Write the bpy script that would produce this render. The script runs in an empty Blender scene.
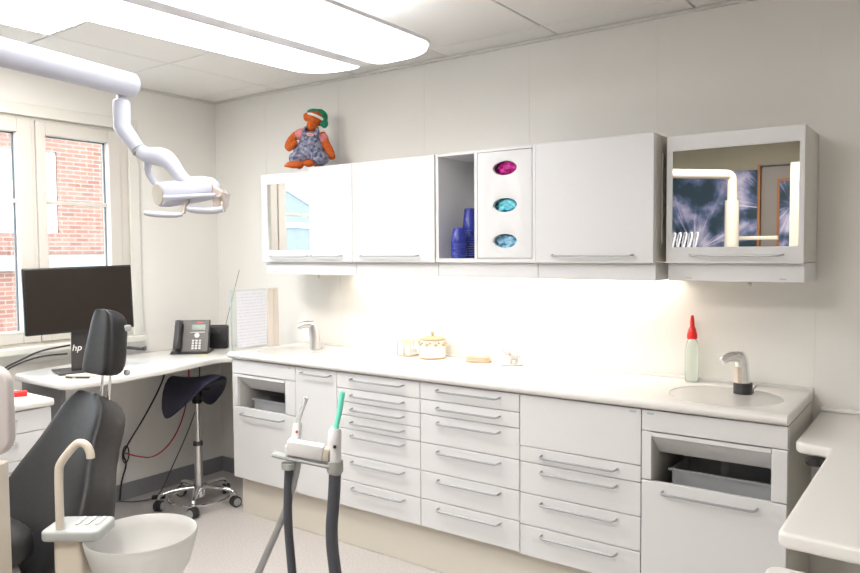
import bpy, bmesh, math, random
from mathutils import Vector, Matrix, noise
C = bpy.context.scene.collection
PI = math.pi
rnd = random.Random(7)

# ---------------------------------------------------------------- camera
cam_d = bpy.data.cameras.new('camera')
cam = bpy.data.objects.new('camera', cam_d); C.objects.link(cam)
cam_d.sensor_fit = 'HORIZONTAL'; cam_d.sensor_width = 36.0
cam_d.lens = 729.38 * 36.0 / 860.0
cam_d.clip_start = 0.02; cam_d.clip_end = 200
_y, _p, _r = math.radians(35.816), math.radians(-2.7672), math.radians(-.4228)
_f = Vector((-math.sin(_y)*math.cos(_p), math.cos(_y)*math.cos(_p), math.sin(_p)))
_rt = Vector((math.cos(_y), math.sin(_y), 0)); _up = _rt.cross(_f)
_R = _rt*math.cos(_r) + _up*math.sin(_r); _U = -_rt*math.sin(_r) + _up*math.cos(_r)
cam.matrix_world = Matrix(((_R.x, _U.x, -_f.x, 3.9125), (_R.y, _U.y, -_f.y, -3.0578), (_R.z, _U.z, -_f.z, 1.4352), (0, 0, 0, 1)))
bpy.context.scene.camera = cam

# ---------------------------------------------------------------- world and exposure
LAMP, PANEL, STRIP, SKY, UPFILL = 3.0, 26.0, 38.0, 6.0, 2.0
world = bpy.data.worlds.new('world'); bpy.context.scene.world = world
world.use_nodes = True
bgn = world.node_tree.nodes['Background']
bgn.inputs[0].default_value = (.90, .95, 1.0, 1); bgn.inputs[1].default_value = SKY
vs = bpy.context.scene.view_settings
vs.view_transform = 'Standard'; vs.look = 'None'; vs.gamma = 1.0; vs.use_curve_mapping = False
vs.exposure = 0.60

# ---------------------------------------------------------------- materials
def mat(name, col, rough=.5, metal=0., **kw):
    m = bpy.data.materials.new(name); m.use_nodes = True
    b = m.node_tree.nodes['Principled BSDF']
    b.inputs['Base Color'].default_value = (*col, 1)
    b.inputs['Roughness'].default_value = rough
    b.inputs['Metallic'].default_value = metal
    for k, v in kw.items():
        b.inputs[k.replace('_', ' ')].default_value = v
    return m

def noisy(name, c1, c2, scale, rough=.6, bump=0., detail=4., metal=0., stretch=(1, 1, 1), lo=.35, hi=.65, bdist=.002):
    m = mat(name, c1, rough, metal); nt = m.node_tree; b = nt.nodes['Principled BSDF']
    tc = nt.nodes.new('ShaderNodeTexCoord'); mp = nt.nodes.new('ShaderNodeMapping'); mp.inputs['Scale'].default_value = stretch
    n = nt.nodes.new('ShaderNodeTexNoise'); n.inputs['Scale'].default_value = scale; n.inputs['Detail'].default_value = detail
    r = nt.nodes.new('ShaderNodeValToRGB')
    r.color_ramp.elements[0].color = (*c1, 1); r.color_ramp.elements[1].color = (*c2, 1)
    r.color_ramp.elements[0].position = lo; r.color_ramp.elements[1].position = hi
    nt.links.new(tc.outputs['Object'], mp.inputs[0]); nt.links.new(mp.outputs[0], n.inputs['Vector'])
    nt.links.new(n.outputs['Fac'], r.inputs[0]); nt.links.new(r.outputs[0], b.inputs['Base Color'])
    if bump:
        bp = nt.nodes.new('ShaderNodeBump'); bp.inputs['Strength'].default_value = bump; bp.inputs['Distance'].default_value = bdist
        nt.links.new(n.outputs['Fac'], bp.inputs['Height']); nt.links.new(bp.outputs[0], b.inputs['Normal'])
    return m

def emit(name, col, s):
    m = mat(name, (.8, .8, .8), .6); b = m.node_tree.nodes['Principled BSDF']
    b.inputs['Emission Color'].default_value = (*col, 1); b.inputs['Emission Strength'].default_value = s
    return m

M = {}
M['wall'] = noisy('wall_paint', (.82, .805, .775), (.835, .82, .79), 3, .75)
M['rearwall'] = noisy('dimmed_olive_wall', (.31, .285, .215), (.33, .30, .23), 3, .8)  # olive kept extra dark; the rear wall's dimness is put into its colour
M['ceil'] = noisy('ceiling_tile', (.80, .785, .765), (.83, .815, .795), 250, .9, .15)
M['ceil_edge'] = mat('ceiling_grid', (.70, .69, .67), .7)
M['floor'] = noisy('vinyl_floor', (.52, .485, .47), (.645, .61, .595), 130, .42, lo=.36, hi=.62)
M['skirt'] = mat('skirting_vinyl', (.27, .265, .29), .55)
M['lam'] = mat('white_laminate', (.735, .735, .745), .38)
M['carcass'] = mat('cabinet_carcass', (.69, .67, .62), .5)
M['plinth'] = mat('plinth', (.70, .66, .58), .5)
M['top'] = mat('solid_worktop', (.77, .755, .735), .3)
M['basin'] = mat('basin', (.64, .625, .61), .2)
M['frame'] = mat('window_frame_paint', (.66, .635, .595), .5)
M['sill'] = mat('sill_paint', (.74, .73, .69), .5)
M['gasket'] = mat('dark_gasket', (.13, .16, .18), .6)
M['steel'] = mat('brushed_steel', (.72, .72, .72), .28, 1.)
M['chrome'] = mat('chrome', (.85, .85, .85), .1, 1.)
M['handle'] = mat('satin_handle', (.44, .45, .47), .38, .55)
M['mirror'] = mat('mirror', (.84, .84, .83), .01, 1.)
M['white'] = mat('white_enamel', (.80, .80, .84), .28)
M['lightwhite'] = mat('lamp_enamel', (.55, .56, .64), .38)
M['cream'] = mat('cream_enamel', (.64, .585, .50), .34)
M['pinkwhite'] = mat('pale_shell', (.50, .46, .46), .45)
M['greytray'] = mat('grey_plastic', (.40, .42, .42), .4)
M['black'] = mat('black_plastic', (.015, .015, .017), .4)
M['dark'] = mat('dark_plastic', (.045, .042, .045), .45)
M['screen'] = mat('monitor_screen', (.014, .009, .006), .32)
M['leather'] = noisy('dark_upholstery', (.010, .0095, .0105), (.015, .0145, .016), 60, .5, .08)
M['saddle'] = noisy('navy_saddle', (.012, .012, .032), (.02, .02, .045), 80, .38, .1)
M['hose'] = mat('grey_hose', (.075, .08, .10), .45)
M['cable'] = mat('black_cable', (.02, .02, .02), .5)
M['redcable'] = mat('red_cable', (.45, .03, .07), .45)
M['greycable'] = mat('grey_cable', (.10, .10, .12), .5)
M['red'] = mat('red_plastic', (.80, .02, .02), .35)
M['teal'] = mat('teal_plastic', (.20, .85, .68), .35)
M['blue'] = mat('blue_cup', (.02, .035, .30), .25)
M['lampglow'] = emit('lamp_diffuser', (.96, .975, 1), LAMP)
M['uplight_fill'] = emit('added_uplight_glow', (.96, .975, 1), UPFILL)  # fill glow added on top of the pendant
M['panelglow'] = emit('ceiling_panel_diffuser', (1, .955, .88), PANEL)
M['stripglow'] = emit('cabinet_tube', (1, .87, .70), STRIP)
M['orange'] = noisy('orange_plush', (.50, .085, .012), (.66, .14, .02), 90, .9, .5)
M['denim'] = noisy('denim', (.05, .07, .15), (.42, .42, .55), 55, .9, .4, lo=.36, hi=.66)
M['pink'] = noisy('pink_cloth', (.72, .22, .25), (.80, .32, .34), 60, .9, .3)
M['green'] = noisy('green_cloth', (.01, .20, .10), (.02, .27, .14), 60, .9, .3)
M['plushwhite'] = mat('white_felt', (.85, .85, .85), .8)
M['paper'] = mat('paper', (.82, .83, .88), .7)
M['card'] = mat('pale_card', (.74, .64, .55), .7)
M['yellow'] = mat('yellow_note', (.85, .80, .35), .7)
M['binder'] = mat('cream_folder', (.78, .72, .66), .5)
M['label'] = mat('blue_grey_label', (.42, .55, .60), .5)
M['lcd'] = mat('lcd', (.25, .30, .26), .3)
M['key'] = mat('phone_keys', (.70, .70, .70), .5)
M['phone'] = mat('phone_body', (.055, .045, .045), .4)
M['porcelain'] = mat('porcelain', (.82, .79, .74), .2)
M['tan'] = mat('tan_box', (.62, .50, .38), .4)
M['figure'] = mat('grey_figure', (.58, .53, .52), .4)
M['gold'] = mat('gilt_decor', (.48, .36, .22), .4, .3)
M['wood'] = mat('door_frame_wood', (.33, .13, .04), .5)
M['doorgrey'] = mat('door_leaf', (.24, .215, .20), .5)
M['socket'] = mat('black_socket', (.02, .018, .018), .4)
M['bingrey'] = mat('smoky_bin', (.66, .67, .70), .3, Transmission_Weight=.5)
M['inner'] = mat('cabinet_interior', (.60, .585, .56), .6)
M['beige'] = mat('beige_reflector', (.42, .37, .30), .35, .2)
M['fabricgreen'] = mat('pale_soap', (.90, .97, .90), .15, Transmission_Weight=.75)
M['clearplastic'] = mat('clear_plastic', (.95, .97, .97), .1, Transmission_Weight=.6)
M['frost'] = mat('frosted_bowl', (.90, .90, .89), .35, Transmission_Weight=.55)
M['acryl'] = mat('acrylic', (.92, .97, .97), .05, Transmission_Weight=.95)
M['pinkglove'] = noisy('magenta_gloves', (.30, .0, .12), (.75, .03, .40), 60, .5, .5, bdist=.006)
M['tealglove'] = noisy('teal_gloves', (.02, .35, .50), (.25, .75, .85), 60, .5, .5, bdist=.006)
M['blueglove'] = noisy('blue_gloves', (.07, .30, .55), (.40, .68, .85), 50, .5, .4, bdist=.006)
M['housewhite'] = mat('white_siding', (.30, .32, .33), .8)
M['roof'] = mat('slate_roof', (.30, .34, .38), .7)
M['ledge'] = mat('pale_stone', (.18, .19, .185), .8)
M['ground'] = noisy('asphalt', (.22, .22, .22), (.3, .3, .3), 4, .9)

def glass_mat():
    m = bpy.data.materials.new('window_glass'); m.use_nodes = True; nt = m.node_tree
    nt.nodes.clear(); o = nt.nodes.new('ShaderNodeOutputMaterial')
    t = nt.nodes.new('ShaderNodeBsdfTransparent'); t.inputs[0].default_value = (.93, .97, .98, 1)
    g = nt.nodes.new('ShaderNodeBsdfGlossy'); g.inputs['Roughness'].default_value = .02
    mx = nt.nodes.new('ShaderNodeMixShader'); mx.inputs[0].default_value = .05
    nt.links.new(t.outputs[0], mx.inputs[1]); nt.links.new(g.outputs[0], mx.inputs[2]); nt.links.new(mx.outputs[0], o.inputs[0])
    return m
M['glass'] = glass_mat()

def brick_mat():
    m = mat('brick_wall', (.5, .25, .2), .9); nt = m.node_tree; b = nt.nodes['Principled BSDF']
    tc = nt.nodes.new('ShaderNodeTexCoord'); sp = nt.nodes.new('ShaderNodeSeparateXYZ'); cb = nt.nodes.new('ShaderNodeCombineXYZ')
    nt.links.new(tc.outputs['Object'], sp.inputs[0]); nt.links.new(sp.outputs['Y'], cb.inputs['X']); nt.links.new(sp.outputs['Z'], cb.inputs['Y'])
    br = nt.nodes.new('ShaderNodeTexBrick')
    br.inputs['Color1'].default_value = (.19, .088, .062, 1); br.inputs['Color2'].default_value = (.145, .060, .042, 1)
    br.inputs['Mortar'].default_value = (.19, .145, .125, 1)
    br.inputs['Scale'].default_value = 1; br.inputs['Brick Width'].default_value = .19; br.inputs['Row Height'].default_value = .058
    br.inputs['Mortar Size'].default_value = .008; br.inputs['Bias'].default_value = .0
    nt.links.new(cb.outputs[0], br.inputs['Vector']); nt.links.new(br.outputs['Color'], b.inputs['Base Color'])
    return m
M['brick'] = brick_mat()

def page_mat():
    m = mat('printed_page', (.8, .8, .88), .7); nt = m.node_tree; b = nt.nodes['Principled BSDF']
    tc = nt.nodes.new('ShaderNodeTexCoord')
    w = nt.nodes.new('ShaderNodeTexWave'); w.bands_direction = 'Z'; w.inputs['Scale'].default_value = 18; w.inputs['Distortion'].default_value = 0
    n = nt.nodes.new('ShaderNodeTexNoise'); n.inputs['Scale'].default_value = 60
    mu = nt.nodes.new('ShaderNodeMath'); mu.operation = 'MULTIPLY'
    r = nt.nodes.new('ShaderNodeValToRGB'); r.color_ramp.elements[0].color = (.80, .82, .90, 1); r.color_ramp.elements[1].color = (.66, .69, .80, 1)
    r.color_ramp.elements[0].position = .25; r.color_ramp.elements[1].position = .6
    nt.links.new(tc.outputs['Object'], w.inputs['Vector']); nt.links.new(tc.outputs['Object'], n.inputs['Vector'])
    nt.links.new(w.outputs['Fac'], mu.inputs[0]); nt.links.new(n.outputs['Fac'], mu.inputs[1])
    nt.links.new(mu.outputs[0], r.inputs[0]); nt.links.new(r.outputs[0], b.inputs['Base Color'])
    return m
M['page'] = page_mat()

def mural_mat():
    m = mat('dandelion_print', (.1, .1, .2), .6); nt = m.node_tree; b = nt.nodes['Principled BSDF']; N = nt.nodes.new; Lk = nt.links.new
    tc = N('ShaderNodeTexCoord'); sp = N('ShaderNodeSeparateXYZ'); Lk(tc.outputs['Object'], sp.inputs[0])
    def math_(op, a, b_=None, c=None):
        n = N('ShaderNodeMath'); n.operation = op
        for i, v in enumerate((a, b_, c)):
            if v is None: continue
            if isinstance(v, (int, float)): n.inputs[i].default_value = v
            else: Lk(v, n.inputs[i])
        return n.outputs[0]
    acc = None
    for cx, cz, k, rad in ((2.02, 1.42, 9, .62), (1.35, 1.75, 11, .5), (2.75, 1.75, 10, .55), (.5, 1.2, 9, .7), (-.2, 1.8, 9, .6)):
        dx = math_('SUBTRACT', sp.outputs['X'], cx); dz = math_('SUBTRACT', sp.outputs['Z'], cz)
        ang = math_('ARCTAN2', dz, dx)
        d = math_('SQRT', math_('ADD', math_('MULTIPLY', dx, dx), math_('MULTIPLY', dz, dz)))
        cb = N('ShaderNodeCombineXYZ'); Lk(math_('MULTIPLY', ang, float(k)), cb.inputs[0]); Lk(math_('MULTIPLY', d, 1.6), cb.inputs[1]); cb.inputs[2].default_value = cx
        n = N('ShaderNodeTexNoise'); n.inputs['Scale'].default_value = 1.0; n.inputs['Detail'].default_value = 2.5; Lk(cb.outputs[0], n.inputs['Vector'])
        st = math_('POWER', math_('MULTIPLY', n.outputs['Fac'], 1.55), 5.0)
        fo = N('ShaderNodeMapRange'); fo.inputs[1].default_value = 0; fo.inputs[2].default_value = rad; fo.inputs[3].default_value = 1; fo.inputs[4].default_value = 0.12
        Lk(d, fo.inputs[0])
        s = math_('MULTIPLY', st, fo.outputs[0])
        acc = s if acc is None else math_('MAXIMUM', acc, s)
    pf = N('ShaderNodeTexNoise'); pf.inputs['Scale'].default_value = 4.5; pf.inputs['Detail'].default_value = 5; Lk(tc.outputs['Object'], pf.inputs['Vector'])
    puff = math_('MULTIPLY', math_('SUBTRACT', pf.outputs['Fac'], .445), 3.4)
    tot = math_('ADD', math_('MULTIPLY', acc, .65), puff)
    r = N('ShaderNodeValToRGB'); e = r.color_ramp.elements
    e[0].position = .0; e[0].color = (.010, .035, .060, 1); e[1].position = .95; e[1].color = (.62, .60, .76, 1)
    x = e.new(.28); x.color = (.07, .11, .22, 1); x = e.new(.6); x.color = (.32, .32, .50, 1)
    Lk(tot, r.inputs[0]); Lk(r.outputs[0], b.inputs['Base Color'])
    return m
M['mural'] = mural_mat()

# ---------------------------------------------------------------- helpers
ORI = {}
def link(name, me, m, parent=None, kind=None):
    o = bpy.data.objects.new(name, me); C.objects.link(o)
    if m is not None:
        me.materials.clear(); me.materials.append(m)
    if parent is not None:
        inv = ORI[parent.name].inverted(); me.transform(inv); o.parent = parent; ORI[o.name] = ORI[parent.name].copy()
    else: ORI[o.name] = Matrix.Identity(4)
    if kind: o['kind'] = kind
    return o
def thing(name, label, cat, loc, group=None, rz=0.):
    o = bpy.data.objects.new(name, None); C.objects.link(o); o.location = loc; o.rotation_euler = (0, 0, rz)
    o.empty_display_size = .05
    ORI[o.name] = Matrix.Translation(loc) @ Matrix.Rotation(rz, 4, 'Z')
    o['label'] = label; o['category'] = cat
    if group: o['group'] = group
    return o
def tag(o, label, cat, group=None, kind=None):
    if label: o['label'] = label
    if cat: o['category'] = cat
    if group: o['group'] = group
    if kind: o['kind'] = kind
    return o

class MB:
    def __init__(s): s.bm = bmesh.new()
    def box(s, x0, x1, y0, y1, z0, z1, bev=0., seg=2):
        t = bmesh.new(); bmesh.ops.create_cube(t, size=1)
        for v in t.verts: v.co = Vector(((x0+x1)/2 + v.co.x*(x1-x0), (y0+y1)/2 + v.co.y*(y1-y0), (z0+z1)/2 + v.co.z*(z1-z0)))
        if bev: bmesh.ops.bevel(t, geom=t.edges[:], offset=bev, segments=seg, profile=.5, affect='EDGES')
        s._add(t); return s
    def _add(s, t, mtx=None):
        if mtx is not None: t.transform(mtx)
        me = bpy.data.meshes.new('tmp'); t.to_mesh(me); t.free(); s.bm.from_mesh(me); bpy.data.meshes.remove(me)
    def obox(s, size, mtx, bev=0.):
        t = bmesh.new(); bmesh.ops.create_cube(t, size=1)
        for v in t.verts: v.co = Vector((v.co.x*size[0], v.co.y*size[1], v.co.z*size[2]))
        if bev: bmesh.ops.bevel(t, geom=t.edges[:], offset=bev, segments=3, profile=.5, affect='EDGES')
        s._add(t, mtx); return s
    def tube(s, pts, r, n=12, smooth=0, caps=True, flat=1.):
        pts = [Vector(p) for p in pts]; rs = list(r) if isinstance(r, (list, tuple)) else [r]*len(pts)
        for _ in range(smooth):
            q = [pts[0]]; qr = [rs[0]]
            for i in range(len(pts)-1):
                a, b = pts[i], pts[i+1]; ra, rb = rs[i], rs[i+1]
                q += [a.lerp(b, .25), a.lerp(b, .75)]; qr += [ra*.75+rb*.25, ra*.25+rb*.75]
            q.append(pts[-1]); qr.append(rs[-1]); pts, rs = q, qr
        prev = None; u = None
        for i, p in enumerate(pts):
            if i == 0: t = pts[1]-pts[0]
            elif i == len(pts)-1: t = pts[-1]-pts[-2]
            else: t = (pts[i+1]-p).normalized() + (p-pts[i-1]).normalized()
            t = t.normalized() if t.length > 1e-9 else Vector((0, 0, 1))
            if u is None:
                u = t.orthogonal().normalized() if abs(t.z) > .99 else t.cross(Vector((0, 0, 1))).normalized()
            else: u = (u - t*u.dot(t)).normalized()
            v = t.cross(u)
            ring = [s.bm.verts.new(p + (u*math.cos(2*PI*k/n) + v*math.sin(2*PI*k/n)*flat)*rs[i]) for k in range(n)]
            if prev:
                for k in range(n): s.bm.faces.new((prev[k], prev[(k+1) % n], ring[(k+1) % n], ring[k]))
            elif caps: s.bm.faces.new(ring[::-1])
            prev = ring
        if caps: s.bm.faces.new(prev)
        return s
    def lathe(s, prof, cx, cy, n=32, sx=1., sy=1.):
        prev = None
        for (r, z) in prof:
            if r < 1e-6: ring = [s.bm.verts.new((cx, cy, z))]
            else: ring = [s.bm.verts.new((cx + r*sx*math.cos(2*PI*k/n), cy + r*sy*math.sin(2*PI*k/n), z)) for k in range(n)]
            if prev: s._bridge(prev, ring, n)
            prev = ring
        return s
    def _bridge(s, a, b, n):
        for k in range(n):
            j = (k+1) % n
            if len(a) == 1 and len(b) == 1: continue
            if len(a) == 1: s.bm.faces.new((a[0], b[j], b[k]))
            elif len(b) == 1: s.bm.faces.new((a[k], a[j], b[0]))
            else: s.bm.faces.new((a[k], a[j], b[j], b[k]))
    def loft(s, rings, cap=True):
        prev = None
        for ring in rings:
            vs_ = [s.bm.verts.new(p) for p in ring]
            if prev: s._bridge(prev, vs_, len(vs_))
            elif cap: s.bm.faces.new(vs_[::-1])
            prev = vs_
        if cap: s.bm.faces.new(prev)
        return s
    def ball(s, c, r, rot=None, u=20, v=12):
        t = bmesh.new(); bmesh.ops.create_uvsphere(t, u_segments=u, v_segments=v, radius=1)
        m = Matrix.Translation(c) @ (rot.to_4x4() if rot else Matrix.Identity(4)) @ Matrix.Diagonal((r[0], r[1], r[2], 1))
        s._add(t, m); return s
    def cyl(s, c, r, h, axis='Z', n=24, bev=0.):
        t = bmesh.new(); bmesh.ops.create_cone(t, cap_ends=True, segments=n, radius1=r, radius2=r, depth=h)
        if bev: bmesh.ops.bevel(t, geom=[e for e in t.edges if len(e.link_faces) == 2 and e.calc_face_angle(0) > .8], offset=bev, segments=2, affect='EDGES')
        rot = {'Z': Matrix.Identity(4), 'X': Matrix.Rotation(PI/2, 4, 'Y'), 'Y': Matrix.Rotation(PI/2, 4, 'X')}[axis]
        s._add(t, Matrix.Translation(c) @ rot); return s
    def plate(s, outer, holes, z0, z1, mtx=None, bev=0.):
        cu = bpy.data.curves.new('tmpc', 'CURVE'); cu.dimensions = '2D'; cu.fill_mode = 'BOTH'
        for loop in [outer]+list(holes):
            sp = cu.splines.new('POLY'); sp.points.add(len(loop)-1); sp.use_cyclic_u = True
            for i, p in enumerate(loop): sp.points[i].co = (p[0], p[1], 0, 1)
        cu.extrude = (z1-z0)/2 - bev; cu.bevel_depth = bev; cu.bevel_resolution = 2; cu.offset = -bev
        ob = bpy.data.objects.new('tmpc', cu); C.objects.link(ob)
        bpy.context.view_layer.update()
        me = bpy.data.meshes.new_from_object(ob.evaluated_get(bpy.context.evaluated_depsgraph_get()))
        t = bmesh.new(); t.from_mesh(me); bmesh.ops.remove_doubles(t, verts=t.verts[:], dist=1e-5)
        bpy.data.objects.remove(ob); bpy.data.curves.remove(cu); bpy.data.meshes.remove(me)
        s._add(t, (mtx or Matrix.Identity(4)) @ Matrix.Translation((0, 0, (z0+z1)/2))); return s
    def build(s, name, m, parent=None, smooth=35, kind=None, subsurf=0, mods=()):
        bmesh.ops.recalc_face_normals(s.bm, faces=s.bm.faces[:])
        if smooth:
            for f in s.bm.faces: f.smooth = True
            lim = math.radians(smooth)
            for e in s.bm.edges:
                if len(e.link_faces) != 2 or e.calc_face_angle(0) > lim: e.smooth = False
        me = bpy.data.meshes.new(name); s.bm.to_mesh(me); s.bm.free()
        o = link(name, me, m, parent, kind)
        if subsurf:
            md = o.modifiers.new('s', 'SUBSURF'); md.levels = subsurf; md.render_levels = subsurf
        return o

def ell(cx, cy, a, b, n=40): return [(cx + a*math.cos(2*PI*k/n), cy + b*math.sin(2*PI*k/n)) for k in range(n)]
def rrect(x0, x1, y0, y1, r, n=6):
    out = []
    for (cx, cy, a0) in ((x1-r, y1-r, 0), (x0+r, y1-r, 90), (x0+r, y0+r, 180), (x1-r, y0+r, 270)):
        for k in range(n+1):
            a = math.radians(a0 + 90*k/n); out.append((cx + r*math.cos(a), cy + r*math.sin(a)))
    return out
XZ = Matrix(((1, 0, 0, 0), (0, 0, -1, 0), (0, 1, 0, 0), (0, 0, 0, 1)))     # plate drawn in x,z ; local z -> -y
def text_mesh(s, size, ext, mtx):
    cu = bpy.data.curves.new('t', 'FONT'); cu.body = s; cu.size = size; cu.extrude = ext; cu.align_x = 'CENTER'; cu.align_y = 'CENTER'; cu.shear = .2
    ob = bpy.data.objects.new('t', cu); C.objects.link(ob); bpy.context.view_layer.update()
    me = bpy.data.meshes.new_from_object(ob.evaluated_get(bpy.context.evaluated_depsgraph_get()))
    bpy.data.objects.remove(ob); me.transform(mtx); return me
def dup(root, loc, label):
    r = root.copy(); C.objects.link(r); r.location = loc; r['label'] = label
    for ch in root.children:
        c = ch.copy(); C.objects.link(c); c.parent = r
    return r

H = 2.405
X1, YR = 4.95, -4.2
# ---------------------------------------------------------------- structure
MB().box(-.3, X1+.1, YR-.1, .1, -.08, 0).build('floor', M['floor'], smooth=0, kind='structure')
c = MB(); c.box(-.3, X1+.1, YR-.1, .1, H+.012, H+.08)
xs = [0.0, .62]; 
while xs[-1] < X1: xs.append(xs[-1]+.604)
ys = [0.0, -.16]
while ys[-1] > YR: ys.append(ys[-1]-.604)
for i in range(len(xs)-1):
    for j in range(len(ys)-1):
        if (i, j) in ((1, 3), (4, 5)): continue           # tile bays that hold the window light panel and the added fill panel
        c.box(xs[i]+.004, min(xs[i+1], X1)-.004, max(ys[j+1], YR)+.004, ys[j]-.004, H, H+.02, .003, 1)
c.build('ceiling', M['ceil'], smooth=0, kind='structure')
w = MB(); w.box(-.3, X1+.1, .0012, .12, -.02, H+.08)
edges = [0.0, .48, 1.08, 1.68, 2.285, 2.885, 3.49, 4.09, 4.69, X1]
for a, b in zip(edges[:-1], edges[1:]): w.box(a+.0008, b-.0008, 0, .02, 0, H+.01)
w.build('wall_back', M['wall'], smooth=0, kind='structure')
WY0, WY1, WZ0, WZ1 = -2.20, -.615, .955, 2.155
w = MB()
w.box(-.28, 0, WY1, .1, 0, H+.08); w.box(-.28, 0, YR-.1, WY0, 0, H+.08)
w.box(-.28, 0, WY0, WY1, 0, WZ0); w.box(-.28, 0, WY0, WY1, WZ1, H+.08)
w.build('wall_left', M['wall'], smooth=0, kind='structure')
MB().box(X1, X1+.1, YR-.1, .1, 0, H+.08).build('wall_right', M['wall'], smooth=0, kind='structure')
w = MB(); w.box(-.3, 2.53, YR-.1, YR, 0, H+.08); w.box(3.5, X1+.1, YR-.1, YR, 0, H+.08); w.box(2.53, 3.5, YR-.1, YR, 2.15, H+.08); w.box(2.53, 3.5, YR-.12, YR-.1, 0, 2.15)
w.build('wall_rear', M['rearwall'], smooth=0, kind='structure')
MB().box(.002, .012, YR+.01, -.002, .0, .095).build('baseboard_left', M['skirt'], smooth=0, kind='structure')
MB().box(.012, .715, -.012, -.002, .0, .095).build('baseboard_back', M['skirt'], smooth=0, kind='structure')
t = MB(); t.box(.001, X1-.001, -.018, -.001, H-.014, H-.001, .002, 1); t.box(.001, .018, YR+.001, -.02, H-.014, H-.001, .002, 1)
t.build('trim_1', M['ceil_edge'], smooth=0, kind='structure')
# casing round the window, plain boards on the wall
t = MB(); t.box(.001, .020, WY1-.012, WY1+.05, WZ0+.0005, WZ1-.0085, .004); t.box(.001, .020, WY0-.05, WY1+.05, WZ1-.008, WZ1+.055, .004)
t.box(.001, .055, WY0-.06, WY1+.05, WZ0-.035, WZ0+.0, .006); t.box(.001, .016, WY0-.06, WY1+.05, .868, WZ0-.036, .003)
t.build('trim_2', M['sill'], smooth=0, kind='structure')

# window: fixed frame, three casements with panes
wroot = thing('window_1', 'painted three-casement window above the corner desk', 'window', (-.05, -1.4, WZ0)); del wroot['category']; wroot['kind'] = 'structure'
fr = MB()
fr.box(-.10, -.005, WY0, WY1, WZ1-.022, WZ1); fr.box(-.10, -.005, WY0, WY1, WZ0, WZ0+.016)
cas = [(-.671, -1.145), (-1.168, -1.642), (-1.665, -2.139)]
for a, b in ((WY1, cas[0][0]+.002), (cas[0][1]-.002, cas[1][0]+.002), (cas[1][1]-.002, cas[2][0]+.002), (cas[2][1]-.002, WY0)):
    fr.box(-.10, -.005, b, a, WZ0+.016, WZ1-.022, .002, 1)
fr.build('window_frame', M['frame'], wroot, smooth=0)
for (a, b) in cas:
    s_ = MB(); zb, zt = WZ0+.018, WZ1-.024; wd = .072
    s_.box(-.07, .004, a-wd, a, zb, zt, .004); s_.box(-.07, .004, b, b+wd-.022, zb, zt, .004)
    s_.box(-.07, .004, b+wd-.022, a-wd, zt-.068, zt, .004); s_.box(-.07, .004, b+wd-.022, a-wd, zb, zb+.062, .004)
    s_.box(-.062, -.03, b+.045, a-.065, 1.700, 1.722, .003)
    so = s_.build('casement', M['frame'], wroot, smooth=0)
    g_ = MB()
    g_.box(-.052, -.040, a-wd-.006, a-wd, zb+.06, zt-.066); g_.box(-.052, -.040, b+wd-.022, b+wd-.016, zb+.06, zt-.066)
    g_.box(-.052, -.040, b+wd-.022, a-wd, zt-.074, zt-.067)
    g_.build('gasket', M['gasket'], so, smooth=0)
    MB().box(-.050, -.044, b+wd-.024, a-wd+.002, zb+.058, zt-.064).build('pane', M['glass'], so, smooth=0)

# door in the rear wall (seen in the right mirror)
dr = thing('door_1', 'grey door with a wooden frame in the rear wall', 'door', (3.0, YR, 0)); del dr['category']; dr['kind'] = 'structure'
d = MB(); d.box(2.532, 2.552, YR-.09, YR+.02, .001, 2.148); d.box(3.465, 3.498, YR-.09, YR+.02, .001, 2.148)
d.build('door_frame', M['wood'], dr, smooth=0)
MB().box(2.553, 3.464, YR-.09, YR+.02, 2.135, 2.148).build('door_head', M['doorgrey'], dr, smooth=0)
d = MB(); d.box(2.555, 3.462, YR-.06, YR-.02, .004, 2.132)
lf = d.build('door_leaf', M['doorgrey'], dr, smooth=0)
d = MB(); d.box(2.68, 2.70, YR-.02, YR-.002, 1.1, 2.02); d.box(3.10, 3.12, YR-.02, YR-.002, 1.1, 2.02); d.box(2.70, 3.10, YR-.02, YR-.002, 2.0, 2.02); d.box(2.70, 3.10, YR-.02, YR-.002, 1.1, 1.12)
d.build('glazing_bead', M['wood'], lf, smooth=0)
MB().box(2.70, 3.10, YR-.02, YR-.012, 1.45, 2.0).build('mural_reflection', M['mural'], lf, smooth=0)  # mural colours painted on as the reflection in the door glass

# outside
g = MB().box(-40, -.35, -40, 30, -3.2, -3.1).build('ground', M['ground'], smooth=0, kind='structure')
b = thing('brick_building', 'red brick building with a pale stone band outside the window', 'building', (-6.3, 4, -3.1))
w = MB(); w.box(-6.6, -6.0, -.6, 2.0, -3.09, 8); w.box(-6.6, -6.0, 1.72, 14, -3.09, 1.66); w.box(-6.6, -6.0, 2.08, 14, 1.66, 8); w.box(-6.6, -6.0, 1.3, 2.08, 2.83, 8)
w = MB()
w.box(-6.6, -6.0, -.6, 1.30, -3.09, 8); w.box(-6.6, -6.0, 1.30, 2.06, -3.09, 1.72); w.box(-6.6, -6.0, 1.30, 2.06, 2.81, 8); w.box(-6.6, -6.0, 2.06, 14, -3.09, 8)
w.build('wall', M['brick'], b, smooth=0)
MB().box(-5.998, -5.93, -.6, 14, 1.22, 1.42).build('stone_band', M['ledge'], b, smooth=0)
wf = MB(); wf.box(-6.2, -6.1, 1.30, 2.06, 1.72, 2.81); wf.box(-6.1, -6.02, 1.31, 1.37, 1.73, 2.80); wf.box(-6.1, -6.02, 1.99, 2.05, 1.73, 2.80); wf.box(-6.1, -6.04, 1.37, 1.99, 2.26, 2.32)
wf.build('window', mat('white_window', (.85, .87, .88), .5), b, smooth=0)
b = thing('white_house', 'white sided house with a dark sloping roof edge, seen in the left mirror', 'building', (-8, -8, -3.1))
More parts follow.
